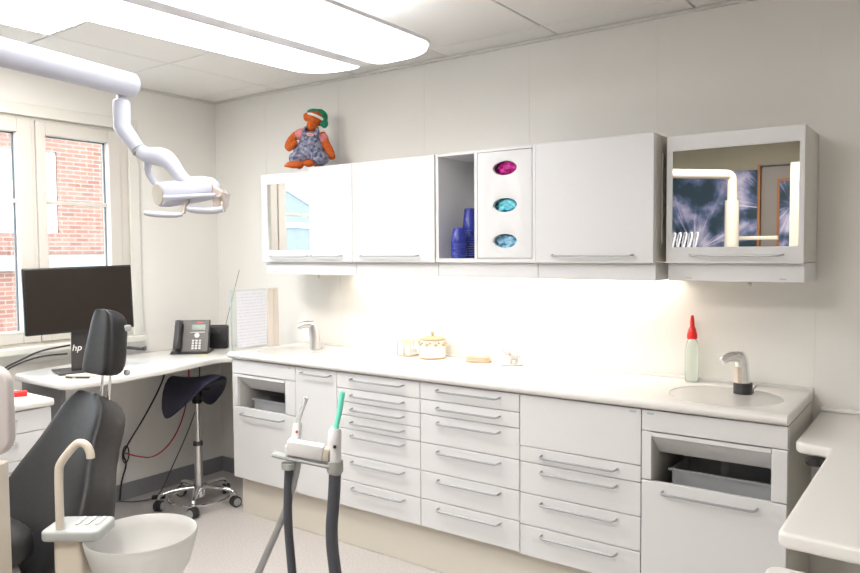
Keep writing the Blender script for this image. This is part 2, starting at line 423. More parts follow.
MB().box(-11, -7.6, -12.4, -5.0, -3.09, .895).build('wall', M['housewhite'], b, smooth=0)
rb = MB(); rings = [[(x, -12.5, .9), (x, -4.9, .9), (x, -4.9, 3.6), (x, -5.3, 3.88), (x, -12.5, .98)] for x in (-11.2, -7.45)]
rb.loft(rings).build('roof', mat('pale_gable', (.15, .17, .175), .7), b, smooth=0)
v = MB()
v.tube([(-7.44, -12.5, 1.02), (-7.44, -5.3, 3.92)], .04, 6)
v.build('verge_board', M['roof'], b, smooth=0)
MB().box(-7.449, -7.40, -9.4, -5.0, 1.95, 2.06).build('fascia', M['label'], b, smooth=0)

# ---------------------------------------------------------------- ceiling lamps
BAYS = {(4, 5): 'added square fill panel, out of view, in the ceiling in the middle of the room, behind the pendant lamp',  # added panel, unseen by the camera, fills the room with light
        (1, 3): 'square warm white light panel recessed in the tile ceiling by the window',
        }
for (bi, bj), lab in BAYS.items():
  x0, x1, y0, y1 = xs[bi]+.008, xs[bi+1]-.008, ys[bj+1]+.008, ys[bj]-.008
  pl = thing('ceiling_light_panel', lab, 'ceiling light', ((x0+x1)/2, (y0+y1)/2, H), 'square light panels in the tile ceiling')
  fm = MB()
  fm.box(x0, x1, y0, y0+.012, H-.002, H+.01); fm.box(x0, x1, y1-.012, y1, H-.002, H+.01); fm.box(x0, x0+.012, y0+.012, y1-.012, H-.002, H+.01); fm.box(x1-.012, x1, y0+.012, y1-.012, H-.002, H+.01)
  fm.build('frame', M['ceil_edge'], pl, smooth=0)
  MB().box(x0+.013, x1-.013, y0+.013, y1-.013, H+.001, H+.008).build('diffuser', M['panelglow'], pl, smooth=0)

def capsule_end(x0, x1, yfar, ynear, rl, rr, sl=0., sr=0., n=10):
    out = [(x1-sr, ynear), ]
    for k in range(n+1):
        a = PI/2*k/n; out.append((x1-rr+rr*math.cos(a), yfar-rr*.75+rr*.75*math.sin(a)))
    for k in range(n+1):
        a = PI/2*k/n; out.append((x0+rl-rl*math.sin(a), yfar-rl*.75+rl*.75*math.cos(a)))
    out.append((x0-sl, ynear)); return out
lp = thing('pendant_lamp', 'wide white pendant lamp with two long glowing panels over the treatment chair', 'ceiling lamp', (1.97, -1.65, H-.002))
MB().plate(capsule_end(1.640, 2.328, -.735, -2.55, .20, .20, .08), [], 2.2032, 2.218, bev=.005).build('housing', M['white'], lp)
MB().plate(capsule_end(1.650, 1.922, -.760, -2.53, .19, .04, .08, .08), [], 2.189, 2.2025, bev=.004).build('diffuser', M['lampglow'], lp)
MB().plate(capsule_end(2.000, 2.320, -.750, -2.53, .04, .19, .08, 0.), [], 2.189, 2.2025, bev=.004).build('diffuser', M['lampglow'], lp)
MB().loft([[(1.924, -.79, z), (1.998, -.79, z), (1.998-.08, -2.53, z), (1.924-.08, -2.53, z)] for z in (2.187, 2.2025)]).build('centre_rail', M['white'], lp, smooth=0)
MB().plate(capsule_end(1.70, 2.27, -.80, -2.5, .18, .18), [], 2.2182, 2.222).build('added_uplight', M['uplight_fill'], lp)  # added upward glow that lifts the ceiling brightness
for yy in (-1.1, -2.2):
    MB().tube([(1.957, yy, 2.2225), (1.957, yy, H-.001)], .008, 8).build('suspension_rod', M['steel'], lp)

# ---------------------------------------------------------------- base cabinets
YF, YB = -.49, -.003
ZL = [.210, .337, .463, .590, .654, .718, .783, .860]
def handle(x0, x1, z, yf=YF, drop=.028, r=.0045):
    h = MB(); y = yf - drop
    h.tube([(x0, yf-.001, z+.004), (x0, y+.006, z+.003), (x0+.010, y, z), (x0+.03, y, z), (x1-.03, y, z), (x1-.010, y, z), (x1, y+.006, z+.003), (x1, yf-.001, z+.004)], r, 8, smooth=1)
    return h
def front(x0, x1, z0, z1, name, parent, y=YF, hx=None, hz=None, m='lam'):
    o = MB().box(x0+.0015, x1-.0015, y, y+.019, z0+.0015, z1-.0015, .0025).build(name, M[m], parent, smooth=0)
    if hx: handle(hx[0], hx[1], hz if hz else z1-.030, yf=y).build('handle', M['handle'], o)
    return o
def carcass(root, x0, x1, topboard=True):
    b_ = MB(); y0 = YF+.021
    b_.box(x0+.001, x0+.018, y0, YB, .205, .859); b_.box(x1-.018, x1-.001, y0, YB, .205, .859)
    b_.box(x0+.018, x1-.018, y0, YB, .205, .222); b_.box(x0+.018, x1-.018, YB-.01, YB, .222, .859)
    if topboard: b_.box(x0+.018, x1-.018, y0, YB-.01, .845, .859)
    b_.build('body', M['carcass'], root, smooth=0)
def drawers(x0, x1, zs, label, cat='cabinet', top_panel=False):
    t_ = thing('drawer_cabinet', label, cat, ((x0+x1)/2, YF, .2), 'base cabinets along the back wall')
    carcass(t_, x0, x1)
    for i in range(len(zs)-1):
        blank = top_panel and i == len(zs)-2
        front(x0, x1, zs[i], zs[i+1], 'front_panel' if blank else 'drawer', t_, hx=None if blank else (x0+.10, x0+.41))
    return t_
drawers(1.5, 2.0, ZL, 'white cabinet of seven drawers, left of the six-drawer one')
drawers(2.0, 2.5, [.210, .337, .463, .590, .718, .783, .860], 'white cabinet of six drawers in the middle of the row')
t_ = drawers(2.5, 3.0, [.203, .33, .46, .587, .65, .860], 'white cabinet with a tall blank panel above four drawers', top_panel=True)
MB().box(2.955, 2.98, YF-.0008, YF-.0001, .843, .850).build('maker_label', M['label'], t_, smooth=0)
t_ = thing('pull_out_cabinet', 'narrow white cabinet with one full-height front and a single handle', 'cabinet', (1.36, YF, .2), 'base cabinets along the back wall')
carcass(t_, 1.215, 1.5); front(1.215, 1.5, .21, .86, 'door', t_, hx=(1.27, 1.465), hz=.832)

def waste_cabinet(x0, x1, ox0, ox1, label, hx, sx):
    t_ = thing('washstand_cabinet', label, 'cabinet', ((x0+x1)/2, YF, .2), 'base cabinets along the back wall')
    carcass(t_, x0, x1, False)
    zt, zm = .782, .603
    front(x0, x1, zt, .860, 'front_panel', t_); 
    for a_, b_ in ((x0+.0015, ox0), (ox1, x1-.0015)): MB().box(a_, b_, YF, YF+.019, zm+.002, zt-.0015, .002).build('side_stile', M['lam'], t_, smooth=0)
    front(x0, x1, .21, zm, 'door', t_, hx=hx, hz=.568)
    # tilted-in flap : bright upper edge, inner slope going back and down
    f = MB(); f.loft([[(x, YF-.003, .779), (x, YF-.003, .766), (x, YF+.010, .758), (x, YF+.085, .690), (x, YF+.092, .698), (x, YF+.016, .779)] for x in (ox0+.001, ox1-.001)])
    f.build('flap', M['lam'], t_, smooth=0)
    n = MB(); n.box(ox0-.003, ox0, YF+.02, -.10, zm-.02, .84); n.box(ox1, ox1+.003, YF+.02, -.10, zm-.02, .84); n.box(ox0, ox1, -.10, -.09, .4, .84)
    n.build('inner_lining', M['inner'], t_, smooth=0)
    MB().tube([(sx, -.18, .770), (sx, -.18, .5)], .028, 16).build('drain_pipe', M['lam'], t_)
    bx0, bx1, by0, by1 = ox0+.05, ox1-.004, YF+.07, -.20
    q = MB(); q.box(bx0, bx1, by0, by0+.004, .40, .640); q.box(bx0, bx1, by1-.004, by1, .40, .640); q.box(bx0, bx0+.004, by0, by1, .40, .640); q.box(bx1-.004, bx1, by0, by1, .40, .640); q.box(bx0, bx1, by0, by1, .396, .40)
    q.box(bx0-.008, bx1+.003, by0-.008, by0, .634, .640)
    q.build('waste_bin', M['bingrey'], t_, smooth=0)
    return t_
t_ = waste_cabinet(.725, 1.215, .768, 1.140, 'white cabinet with an open waste slot under the left basin, next to the desk', (.81, 1.13), .95)
MB().box(1.165, 1.185, YF-.0008, YF-.0001, .843, .850).build('maker_label', M['label'], t_, smooth=0)
t_ = waste_cabinet(3.0, 3.485, 3.037, 3.435, 'white cabinet with an open waste slot under the right basin', (3.08, 3.395), 3.22)
MB().box(3.02, 3.045, YF-.0008, YF-.0001, .843, .850).build('maker_label', M['label'], t_, smooth=0)
tag(MB().box(.735, 3.475, -.442, -.004, .0005, .2035, .002, 1).build('plinth', M['plinth'], smooth=0), 'long cream plinth on the floor under the row of base cabinets', 'plinth')

# worktop with two integral basins
wt = thing('worktop', 'long white worktop with two integral basins on the base cabinets', 'worktop', (2.1, -.25, .862))
CT0, CT1 = .864, .900
k = MB(); S = [(.965, -.27), (3.235, -.275)]
out = rrect(.712, 3.488, -.500, -.004, .012, 4)
k.plate(out, [ell(sx, sy, .195, .190, 56) for sx, sy in S], CT0, CT1, bev=.006)
k.tube([(.716, -.497, .881), (3.484, -.497, .881)], .0165, 14)
k.build('top', M['top'], wt)
k = MB(); k.box(.714, 3.486, -.022, -.004, CT1-.002, .912, .004); k.build('upstand', M['top'], wt)
for sx, sy in S:
    q = MB(); rings = []
    for (a, bb, dy, z) in ((.199, .194, 0, .896), (.193, .188, 0, .8975), (.186, .181, 0, .892), (.178, .150, -.022, .889), (.168, .125, -.045, .886), (.160, .118, -.047, .872), (.145, .107, -.047, .835), (.115, .085, -.045, .795), (.06, .045, -.04, .778), (.022, .022, -.04, .775)):
        rings.append([(sx+p[0], sy+dy+p[1], z) for p in ell(0, 0, a, bb, 56)])
    q.loft(rings); bo = q.build('basin', M['basin'], wt, smooth=60)
    MB().lathe([(.0, .7795), (.020, .7795), (.022, .777), (.022, .7755)], sx, sy-.04, 20).build('drain', M['chrome'], bo)

# ---------------------------------------------------------------- wall cabinets
UB, UV, UT = 1.384, 1.3165, 1.873
UG = 'wall cabinets in the row above the worktop'
def upper_body(t_, x0, x1, d, zt, valance=True):
    b_ = MB(); b_.box(x0+.001, x1-.001, -d+.021, -.004, UB+.002, zt-.001, .001, 1)
    b_.build('body', M['carcass'], t_, smooth=0)
    if valance:
        v_ = MB(); v_.box(x0+.001, x1-.001, -d+.028, -d+.046, UV, UB, .002); v_.box(x0+.001, x0+.015, -d+.046, -.004, UV, UB); v_.box(x1-.015, x1-.001, -d+.046, -.004, UV, UB)
        v_.build('valance', M['lam'], t_, smooth=0)
def wall_cab(x0, x1, d, label, hx, name='wall_cabinet'):
    t_ = thing(name, label, 'cabinet', ((x0+x1)/2, -.17, UB), UG)
    upper_body(t_, x0, x1, d, UT)
    o = MB().box(x0+.001, x1-.001, -d, -d+.0195, UB, UT, .003).build('door', M['lam'], t_, smooth=0)
    handle(hx[0], hx[1], 1.412, yf=-d, drop=.024, r=.004).build('handle', M['handle'], o)
    return t_
D = .343
wall_cab(1.182, 1.482, D, 'narrow white wall cabinet between the left mirror cabinet and a wider one', (1.20, 1.41))
wall_cab(1.482, 1.982, D, 'wide white wall cabinet left of the open blue-cup niche', (1.54, 1.89))
t_ = wall_cab(2.493, 2.990, D, 'wide white wall cabinet right of the glove dispenser door', (2.575, 2.91))
MB().tube([(2.9935, -.262, 1.46), (2.9935, -.262, 1.80)], .0045, 8).build('chrome_strip', M['chrome'], t_)

# open niche and dispenser door
t_ = thing('niche_cabinet', 'white wall unit with an open niche beside a door with three oval openings', 'cabinet', (2.237, -.17, UB), UG)
n = MB(); xa, xb = 1.984, 2.491
n.box(xa, xa+.016, -D+.006, -.004, UB, UT, .001, 1); n.box(xb-.014, xb, -D+.006, -.004, UB, UT, .001, 1); n.box(2.192, 2.207, -D+.006, -.004, UB+.018, UT-.012)
n.box(xa+.016, xb-.014, -D+.006, -.004, UT-.012, UT, .001, 1); n.box(xa+.016, xb-.014, -D+.006, -.004, UB, UB+.018, .001, 1); n.box(xa+.016, xb-.014, -.012, -.004, UB+.018, UT-.012)
n.build('body', M['lam'], t_, smooth=0)
v_ = MB(); v_.box(xa, xb, -D+.028, -D+.046, UV, UB-.001, .002); v_.build('valance', M['lam'], t_, smooth=0)
OV = [1.787, 1.630, 1.477]
MB().plate(rrect(2.209, 2.475, UB+.020, UT-.014, .003, 2), [ell(2.345, z, .058, .030, 40) for z in OV], D-.024, D-.006, XZ, bev=.0015).build('dispenser_door', M['lam'], t_)
for z, mk, lab in zip(OV, ('pinkglove', 'tealglove', 'blueglove'), ('magenta gloves showing through the top oval of the dispenser door', 'teal gloves showing through the middle oval of the dispenser door', 'light blue gloves showing through the lowest oval of the dispenser door')):
    gb = thing('glove_box', lab, 'glove box', (2.345, -.25, z-.060), 'glove boxes behind the dispenser door')
    MB().plate(rrect(2.225, 2.46, z-.055, z+.055, .004, 2), [ell(2.345, z, .092, .052, 32)], .302, .306, XZ).build('carton_front', M['plushwhite'], gb)
    MB().box(2.225, 2.46, -.18, -.176, z-.055, z+.055).build('carton_back', M['plushwhite'], gb, smooth=0)
    bm = bmesh.new(); bmesh.ops.create_icosphere(bm, subdivisions=5, radius=1)
    for v in bm.verts:
        nn = 1 + .30*noise.noise(v.co*2.6+Vector((z*9, 0, 0))) + .12*noise.noise(v.co*7+Vector((0, z*9, 0)))
        v.co = Vector((2.347 + v.co.x*.074*nn, -.278 + v.co.y*.042*nn, z-.001 + v.co.z*.046*nn))
    q = MB(); q.bm.free(); q.bm = bm; q.build('gloves', M[mk], gb, smooth=80)

# cups in the niche : two nested stacks
def cup_stack(x, y, n_up, label, h, nest=.010):
    t0 = thing('cup_stack', label, 'cups', (x, y, UB+.0185), 'stacks of blue cups in the niche')
    z = UB+.019
    for i in range(n_up):
        q = MB(); zz = z + i*nest
        q.lathe([(0, zz), (.036, zz), (.0375, zz+.004), (.0355, zz+.006), (.0352, zz+.0095)], x, y, 24)
        q.build('cup', M['blue'], t0, smooth=50)
    zz = z + n_up*nest
    MB().lathe([(.035, zz), (.036, zz+.003), (.0335, zz+.02), (.026, zz+h), (.024, zz+h+.002), (0, zz+h+.002)], x, y, 24).build('cup', M['blue'], t0, smooth=50)
cup_stack(2.080, -.292, 7, 'shorter stack of upturned blue cups, left in the niche', .068, .0095)
cup_stack(2.083, -.203, 12, 'taller stack of upturned blue cups, right in the niche', .096, .0108)

# mirror cabinets
def mirror_cab(x0, x1, d, zt, mx0, mx1, mz0, mz1, label, hx, knob, pls):
    t_ = thing('mirror_cabinet', label, 'cabinet', ((x0+x1)/2, -.15, UB), UG)
    upper_body(t_, x0, x1, d, zt)
    dz = MB().plate([(x0+.001, UB), (x1-.001, UB), (x1-.001, zt), (x0+.001, zt)], [[(mx0, mz0), (mx1, mz0), (mx1, mz1), (mx0, mz1)]], d-.019, d, XZ, bev=.0015).build('door', M['lam'], t_, smooth=0)
    MB().box(mx0+.0005, mx1-.0005, -d+.003, -d+.008, mz0+.0005, mz1-.0005).build('mirror_glass', M['mirror'], dz, smooth=0)
    handle(hx[0], hx[1], 1.411, yf=-d, drop=.022, r=.004).build('handle', M['handle'], dz)
    MB().ball((knob, -d+.08, UV-.010), (.008, .008, .010)).build('door_buffer', M['cream'], t_)
    p = MB()
    for a in pls: p.box(a, a+.022, -d+.0265, -d+.0279, UV+.010, UV+.013)
    p.build('clip', M['handle'], t_, smooth=0)
    MB().box(x0+.02, x1-.02, -d+.05, -.005, UV+.020, UV+.030).build('bottom_panel', M['carcass'], t_, smooth=0)
mirror_cab(.795, 1.180, .322, 1.860, .842, 1.172, 1.447, 1.806, 'small white mirror cabinet at the left end of the row', (.87, 1.15), 1.15, (.86,))
mirror_cab(3.018, 3.490, .289, 1.858, 3.041, 3.472, 1.443, 1.802, 'white mirror cabinet at the right end of the row', (3.11, 3.425), 3.30, (3.085, 3.41))
# under-cabinet tube lights (warm)
for (a, b_, lab) in ((1.22, 1.96, 'warm tube light under the left wall cabinets'), (2.02, 2.46, 'warm tube light under the niche cabinet'), (2.52, 2.97, 'warm tube light under the wide wall cabinet right of the niche')):
    tl = thing('tube_light', lab, 'lamp', ((a+b_)/2, -.09, UB-.002), 'tube lights under the wall cabinets')
    MB().box(a, b_, -.115, -.055, UB-.018, UB-.002, .003).build('housing', M['white'], tl, smooth=0)
    MB().tube([(a+.02, -.085, UB-.027), (b_-.02, -.085, UB-.027)], .008, 10).build('tube', M['stripglow'], tl)

# ---------------------------------------------------------------- taps
def tap(x, y, z, label, dark, yaw, cat='tap'):
    t_ = thing('tap', label, cat, (x, y, z), 'taps on the worktop basins', rz=yaw)
    mt = M['chrome'] if dark else M['steel']
    T = ORI[t_.name]
    def P(a, b_, c_): return T @ Vector((a, b_, c_))
    rings = []
    for (cx, cz, ax, h) in ((.002, 0, .031, .026), (.002, .03, .029, .025), (-.002, .08, .026, .023), (-.006, .118, .026, .023), (-.010, .140, .026, .022), (-.014, .156, .022, .018), (-.016, .163, .012, .010)):
        rings.append([P(cx + ax*math.cos(2*PI*k/20), h*math.sin(2*PI*k/20), cz) for k in range(20)])
    MB().loft(rings).build('body', mt, t_, smooth=60)
    MB().tube([P(-.010, 0, .138), P(-.045, 0, .146), P(-.072, 0, .140), P(-.092, 0, .128)], [.021, .021, .018, .014], 18, smooth=1, flat=.95).build('spout', mt, t_, smooth=60)
    if dark:
        MB().tube([P(.002, 0, .001), P(.002, 0, .044)], .0335, 22).build('rubber_sleeve', M['dark'], t_)
        MB().loft([[P(-.031-.0015, -.014, .046), P(-.031-.0015, .010, .046), P(-.022, .022, .046), P(-.018, -.022, .046)], [P(-.033, -.012, .105), P(-.033, .009, .105), P(-.024, .019, .105), P(-.020, -.019, .105)]]).build('tan_reflection', M['card'], t_, smooth=0)  # warm reflection on the chrome, painted as a tan piece
        MB().tube([P(.040, -.012, .0), P(.042, -.012, .020), P(.054, -.016, .034)], .004, 8).build('pop_up_lever', M['chrome'], t_)
    return t_
tap(1.045, -.175, .8935, 'brushed steel tap on the left basin', False, math.radians(48))
tap(3.275, -.185, .8925, 'chrome tap with a black sleeve on the right basin', True, math.radians(52))
tag(MB().tube([(.93, -.06, .9015), (.93, -.06, .912), (.965, -.06, .915)], .006, 10).build('overflow_lever', M['steel']), 'small steel lever on the worktop behind the left basin', 'lever')

# ---------------------------------------------------------------- small things on the worktop
t_ = thing('soap_bottle', 'slim bottle of pale green liquid with a red spout beside the right basin', 'bottle', (3.052, -.055, .9005))
MB().lathe([(0, .901), (.024, .901), (.027, .904), (.027, 1.005), (.0265, 1.02), (.024, 1.05), (.019, 1.068), (.016, 1.074), (0, 1.074)], 3.052, -.055, 24).build('body', M['fabricgreen'], t_, smooth=50)
MB().lathe([(0, 1.0745), (.020, 1.0745), (.0205, 1.09), (.015, 1.112), (.0095, 1.125), (.008, 1.150), (.0055, 1.168), (0, 1.170)], 3.052, -.055, 20).build('spout_cap', M['red'], t_, smooth=50)

t_ = thing('lidded_pot', 'white porcelain pot with gilt garland and lid on the worktop', 'pot', (1.790, -.098, .9005))
MB().lathe([(0, .901), (.062, .901), (.066, .906), (.064, .92), (.064, .985), (.066, .992), (.060, .994), (0, .994)], 1.790, -.098, 32).build('body', M['porcelain'], t_, smooth=50)
ld = MB().lathe([(0, .9945), (.066, .9945), (.067, .999), (.045, 1.006), (.015, 1.010), (.007, 1.013), (.006, 1.020), (.011, 1.026), (.008, 1.033), (0, 1.034)], 1.790, -.098, 32).build('lid', M['gold'], t_, smooth=50)
q = MB(); q.lathe([(.0665, .901), (.0685, .904), (.0665, .908)], 1.790, -.098, 32)
for kk in range(9):
    a = 2*PI*kk/9
    q.ball((1.790+.0655*math.cos(a), -.098+.0655*math.sin(a), .972), (.010, .010, .007), u=10, v=6)
    q.ball((1.790+.0655*math.cos(a+.25), -.098+.0655*math.sin(a+.25), .980), (.006, .006, .005), u=8, v=6)
q.build('garland', M['gold'], t_)

t_ = thing('napkin_rack', 'cream openwork rack standing left of the lidded pot', 'rack', (1.64, -.10, .9005))
q = MB()
for zz in (.906, .975):
    q.tube([(1.597, -.14, zz), (1.682, -.14, zz), (1.682, -.06, zz), (1.597, -.06, zz), (1.597, -.14, zz)], .004, 8)
for (a, b_) in ((1.597, -.14), (1.682, -.14), (1.682, -.06), (1.597, -.06), (1.640, -.14), (1.640, -.06)): q.tube([(a, b_, .902), (a, b_, .976)], .0035, 8)
q.build('frame', M['tan'], t_)
MB().box(1.604, 1.675, -.13, -.07, .9075, .945, .004).build('napkins', M['paper'], t_, smooth=0)

t_ = thing('trinket_box', 'small low box with gilt edges on the worktop, right of the lidded pot', 'box', (2.055, -.09, .9005), rz=.25)
T = ORI[t_.name]
def onT(T, x, y, z): return T @ Vector((x, y, z))
def rring(T, hx, hy, z, n=24, p=.55):
    r_ = []
    for k in range(n):
        a = 2*PI*k/n; ca, sa = math.cos(a), math.sin(a)
        r_.append(onT(T, hx*math.copysign(abs(ca)**p, ca), hy*math.copysign(abs(sa)**p, sa), z))
    return r_
MB().loft([rring(T, .056, .028, .001), rring(T, .060, .031, .006), rring(T, .060, .031, .020), rring(T, .057, .029, .022)]).build('body', M['tan'], t_, smooth=60)
MB().loft([rring(T, .061, .032, .0225), rring(T, .061, .032, .026), rring(T, .052, .025, .036), rring(T, .040, .016, .038)]).build('lid', M['tan'], t_, smooth=60)
MB().loft([rring(T, .0615, .0325, .0005), rring(T, .0635, .034, .004), rring(T, .061, .032, .0065)]).build('gilt_rim', M['gold'], t_, smooth=60)

# little figurine on a flat base
t_ = thing('animal_figurine', 'tiny grey and white animal figurine on a flat tray, right of the trinket box', 'figurine', (2.235, -.085, .9005), rz=.6)
T = ORI[t_.name]
MB().loft([rring(T, .050, .032, .0005), rring(T, .055, .036, .004), rring(T, .055, .036, .009), rring(T, .050, .032, .009), rring(T, .048, .030, .006)]).build('tray', M['porcelain'], t_, smooth=60)
q = MB(); q.ball(onT(T, .008, 0, .036), (.021, .014, .015)); q.ball(onT(T, -.016, 0, .052), (.012, .010, .012)); q.tube([onT(T, -.024, 0, .050), onT(T, -.033, 0, .055), onT(T, -.034, 0, .066)], [.005, .004, .003], 8)
for a, b_ in ((-.004, .008), (-.004, -.008), (.020, .008), (.020, -.008)): q.tube([onT(T, a, b_, .0075), onT(T, a, b_, .030)], .0055, 8)
for sgn in (1, -1): q.ball(onT(T, -.012, .011*sgn, .055), (.006, .003, .008))
q.tube([onT(T, .028, 0, .040), onT(T, .034, 0, .03)], .0025, 6)
q.bm.transform(T @ Matrix.Translation((0, 0, .0085)) @ Matrix.Scale(1.2, 4) @ Matrix.Translation((0, 0, -.0085)) @ T.inverted())
fo = q.build('body', M['figure'], t_, smooth=60)
rm = fo.modifiers.new('r', 'REMESH'); rm.mode = 'VOXEL'; rm.voxel_size = .0016; rm.use_smooth_shade = True

# acrylic stand with sheets at the left end of the worktop
t_ = thing('document_stand', 'clear upright stand holding a printed page at the left end of the worktop', 'document stand', (.735, -.32, .9005))
MB().box(.728, .731, -.488, -.155, .9015, 1.232, .001, 1).build('clear_panel', M['acryl'], t_, smooth=0)
MB().box(.727, .732, -.496, -.4885, .9015, 1.234, .001, 1).build('edge_profile', M['label'], t_, smooth=0)
MB().box(.7315, .7330, -.455, -.245, .915, 1.222).build('page', M['page'], t_, smooth=0)
MB().box(.7318, .741, -.238, -.200, .9015, 1.232, .002).build('folder', M['binder'], t_, smooth=0)
MB().box(.7318, .741, -.196, -.160, .9015, 1.230, .002).build('folder', M['binder'], t_, smooth=0)
# ---------------------------------------------------------------- corner desk
DZ = .845
def smooth_loop(pts, it=2):
    for _ in range(it):
        q = []
        for i in range(len(pts)):
            a, b_ = pts[i], pts[(i+1) % len(pts)]
            q += [(a[0]*.75+b_[0]*.25, a[1]*.75+b_[1]*.25), (a[0]*.25+b_[0]*.75, a[1]*.25+b_[1]*.75)]
        pts = q
    return pts
dk = thing('corner_desk', 'white curved wall desk in the corner under the window', 'desk', (.35, -.7, DZ-.03))
edge = [(.705, -.16), (.705, -.30), (.60, -.40), (.56, -.46), (.585, -.60), (.62, -.72), (.655, -.95), (.670, -1.12), (.668, -1.30), (.64, -1.365), (.58, -1.372)]
def chaik(pts):
    q = [pts[0]]
    for a, b_ in zip(pts[:-1], pts[1:]): q += [(a[0]*.75+b_[0]*.25, a[1]*.75+b_[1]*.25), (a[0]*.25+b_[0]*.75, a[1]*.25+b_[1]*.75)]
    q.append(pts[-1]); return q
e2 = chaik(chaik(edge))
MB().plate([(.17, -1.368), (.135, -1.345), (.12, -1.30), (.014, -.80), (.014, -.014), (.705, -.014)]+e2, [], DZ-.032, DZ, bev=.009).build('top', M['top'], dk)
MB().box(.014, .40, -1.262, -1.237, .25, DZ-.033).build('support_panel', M['skirt'], dk, smooth=0)
MB().box(.014, .04, -.78, -.03, DZ-.09, DZ-.033).build('wall_rail', M['greytray'], dk, smooth=0)
# sockets under the desks
def socket(x, y, z, label, rz, top):
    t_ = thing('socket_outlet', label, 'socket', (x, y, z), 'black sockets under the worktops', rz=rz); T = ORI[t_.name]
    q = MB(); q.loft([rring(T, .030, .011, -.012, 24, .7), rring(T, .034, .0135, -.009, 24, .7), rring(T, .034, .0135, .012, 24, .7), rring(T, .030, .011, .0145, 24, .7)])
    q.bm.transform(T @ Matrix.Rotation(PI/2, 4, 'X') @ T.inverted()); q.build('casing', M['socket'], t_, smooth=60)
    for s_ in (-.018, .018):
        q = MB(); q.cyl((0, 0, 0), .010, .004, 'Y', 16); q.bm.transform(T @ Matrix.Translation((s_*.9, -.0168, 0))); q.build('insert', M['dark'], t_)
    q = MB(); q.box(-.01, .01, -.008, .008, .0138, top - z - .0005); q.bm.transform(T); q.build('bracket', M['dark'], t_, smooth=0)
socket(.66, -.33, .775, 'black double socket hanging under the corner desk', .3, DZ-.032)

# monitor
ang = math.atan2(.47, .12)
mo = thing('computer_monitor', 'black flat computer monitor on the corner desk before the window', 'monitor', (.33, -1.15, DZ+.0005), rz=math.atan2(-.947+1.415, .525-.391))
T = ORI[mo.name]; Ti = Matrix.Translation((.455, -1.178, 0)) @ Matrix.Rotation(math.atan2(.468, .134), 4, 'Z') @ Matrix.Rotation(math.radians(-3), 4, 'X')
mo_m = Matrix.Translation((.455, -1.178, 1.214)) @ Matrix.Rotation(math.atan2(.468, .134), 4, 'Z') @ Matrix.Rotation(math.radians(-1.5), 4, 'X') @ Matrix.Rotation(math.radians(-1.2), 4, 'Y')
W_, H_ = .492, .318
MB().obox((W_, .032, H_), mo_m @ Matrix.Translation((0, .018, 0)), .006).build('casing', M['black'], mo)
MB().obox((W_-.022, .002, H_-.026), mo_m @ Matrix.Translation((0, .0015, .002)), 0).build('screen', M['screen'], mo, smooth=0)
q = MB(); q.obox((.10, .014, .25), Matrix.Translation((.415, -1.155, .985)) @ Matrix.Rotation(math.atan2(.468, .134), 4, 'Z') @ Matrix.Rotation(math.radians(4), 4, 'X'), .004)
st_ = q.build('stand', M['dark'], mo)
lm = text_mesh('hp', .045, .0006, Matrix.Translation((.418, -1.175, .985)) @ Matrix.Rotation(math.atan2(.468, .134), 4, 'Z') @ Matrix.Translation((-.01, .008, -.01)) @ Matrix.Rotation(PI/2, 4, 'X'))
lm.transform(Matrix.Translation((.018, -.006, 0)))
lo = link('logo', lm, M['plushwhite'], st_)
q = MB(); q.obox((.22, .18, .010), Matrix.Translation((.355, -1.14, DZ+.0075)) @ Matrix.Rotation(math.atan2(.468, .134), 4, 'Z'), .004); q.build('base', M['dark'], mo)

# telephone
tp = thing('desk_telephone', 'dark desk telephone with a grey display on the corner desk', 'telephone', (.245, -.395, DZ+.0005), rz=math.radians(40)); T = ORI[tp.name]
def wed(T, w, d0, d1, z0, z1, th, x0=0.):   # leaning slab
    return [[T @ Vector((x0+s*w/2, d0, z0)), T @ Vector((x0+s*w/2, d1, z1)), T @ Vector((x0+s*w/2, d1+th, z1)), T @ Vector((x0+s*w/2, d0+th*1.8, z0))] for s in (-1, 1)]
MB().loft(wed(T, .20, -.05, .03, .012, .188, .03)).build('body', M['phone'], tp, smooth=0)
MB().loft(wed(T, .215, -.085, -.04, .001, .014, .10)).build('foot', M['dark'], tp, smooth=0)
Tp = T @ Matrix.Translation((0, -.01, .100)) @ Matrix.Rotation(math.atan2(.176, .08)-PI/2, 4, 'X')   # face frame
Tf = T @ Matrix.Translation((0, -.0098, .100)) @ Matrix.Rotation(-math.atan2(.08, .176), 4, 'X')
MB().obox((.080, .003, .036), Tf @ Matrix.Translation((.040, -.001, .052)), .001).build('display', M['lcd'], tp)
MB().obox((.085, .003, .005), Tf @ Matrix.Translation((.036, -.001, .022)), .001).build('soft_keys', M['key'], tp)
q = MB(); q.cyl((0, 0, 0), .015, .004, 'Y', 24); q.bm.transform(Tf @ Matrix.Translation((.034, -.001, .003))); q.build('navigation_pad', M['key'], tp)
q = MB()
for i in range(3):
    for j in range(4): q.obox((.013, .004, .011), Tf @ Matrix.Translation((.014+.020*i, -.001, -.030-.0155*j)), .001)
q.build('keypad', M['key'], tp)
MB().obox((.03, .002, .004), Tf @ Matrix.Translation((.045, -.001, .083)), 0).build('logo', M['red'], tp, smooth=0)
q = MB(); q.tube([Tf @ Vector((-.070, -.020, -.085)), Tf @ Vector((-.070, -.026, -.06)), Tf @ Vector((-.070, -.024, 0)), Tf @ Vector((-.070, -.026, .055)), Tf @ Vector((-.070, -.018, .082))], [.020, .024, .019, .024, .020], 14, smooth=1); q.build('handset', M['dark'], tp)
dp = thing('desk_speaker', 'small black box speaker behind the telephone', 'speaker', (.230, -.185, DZ+.0005), rz=math.radians(40)); T = ORI[dp.name]
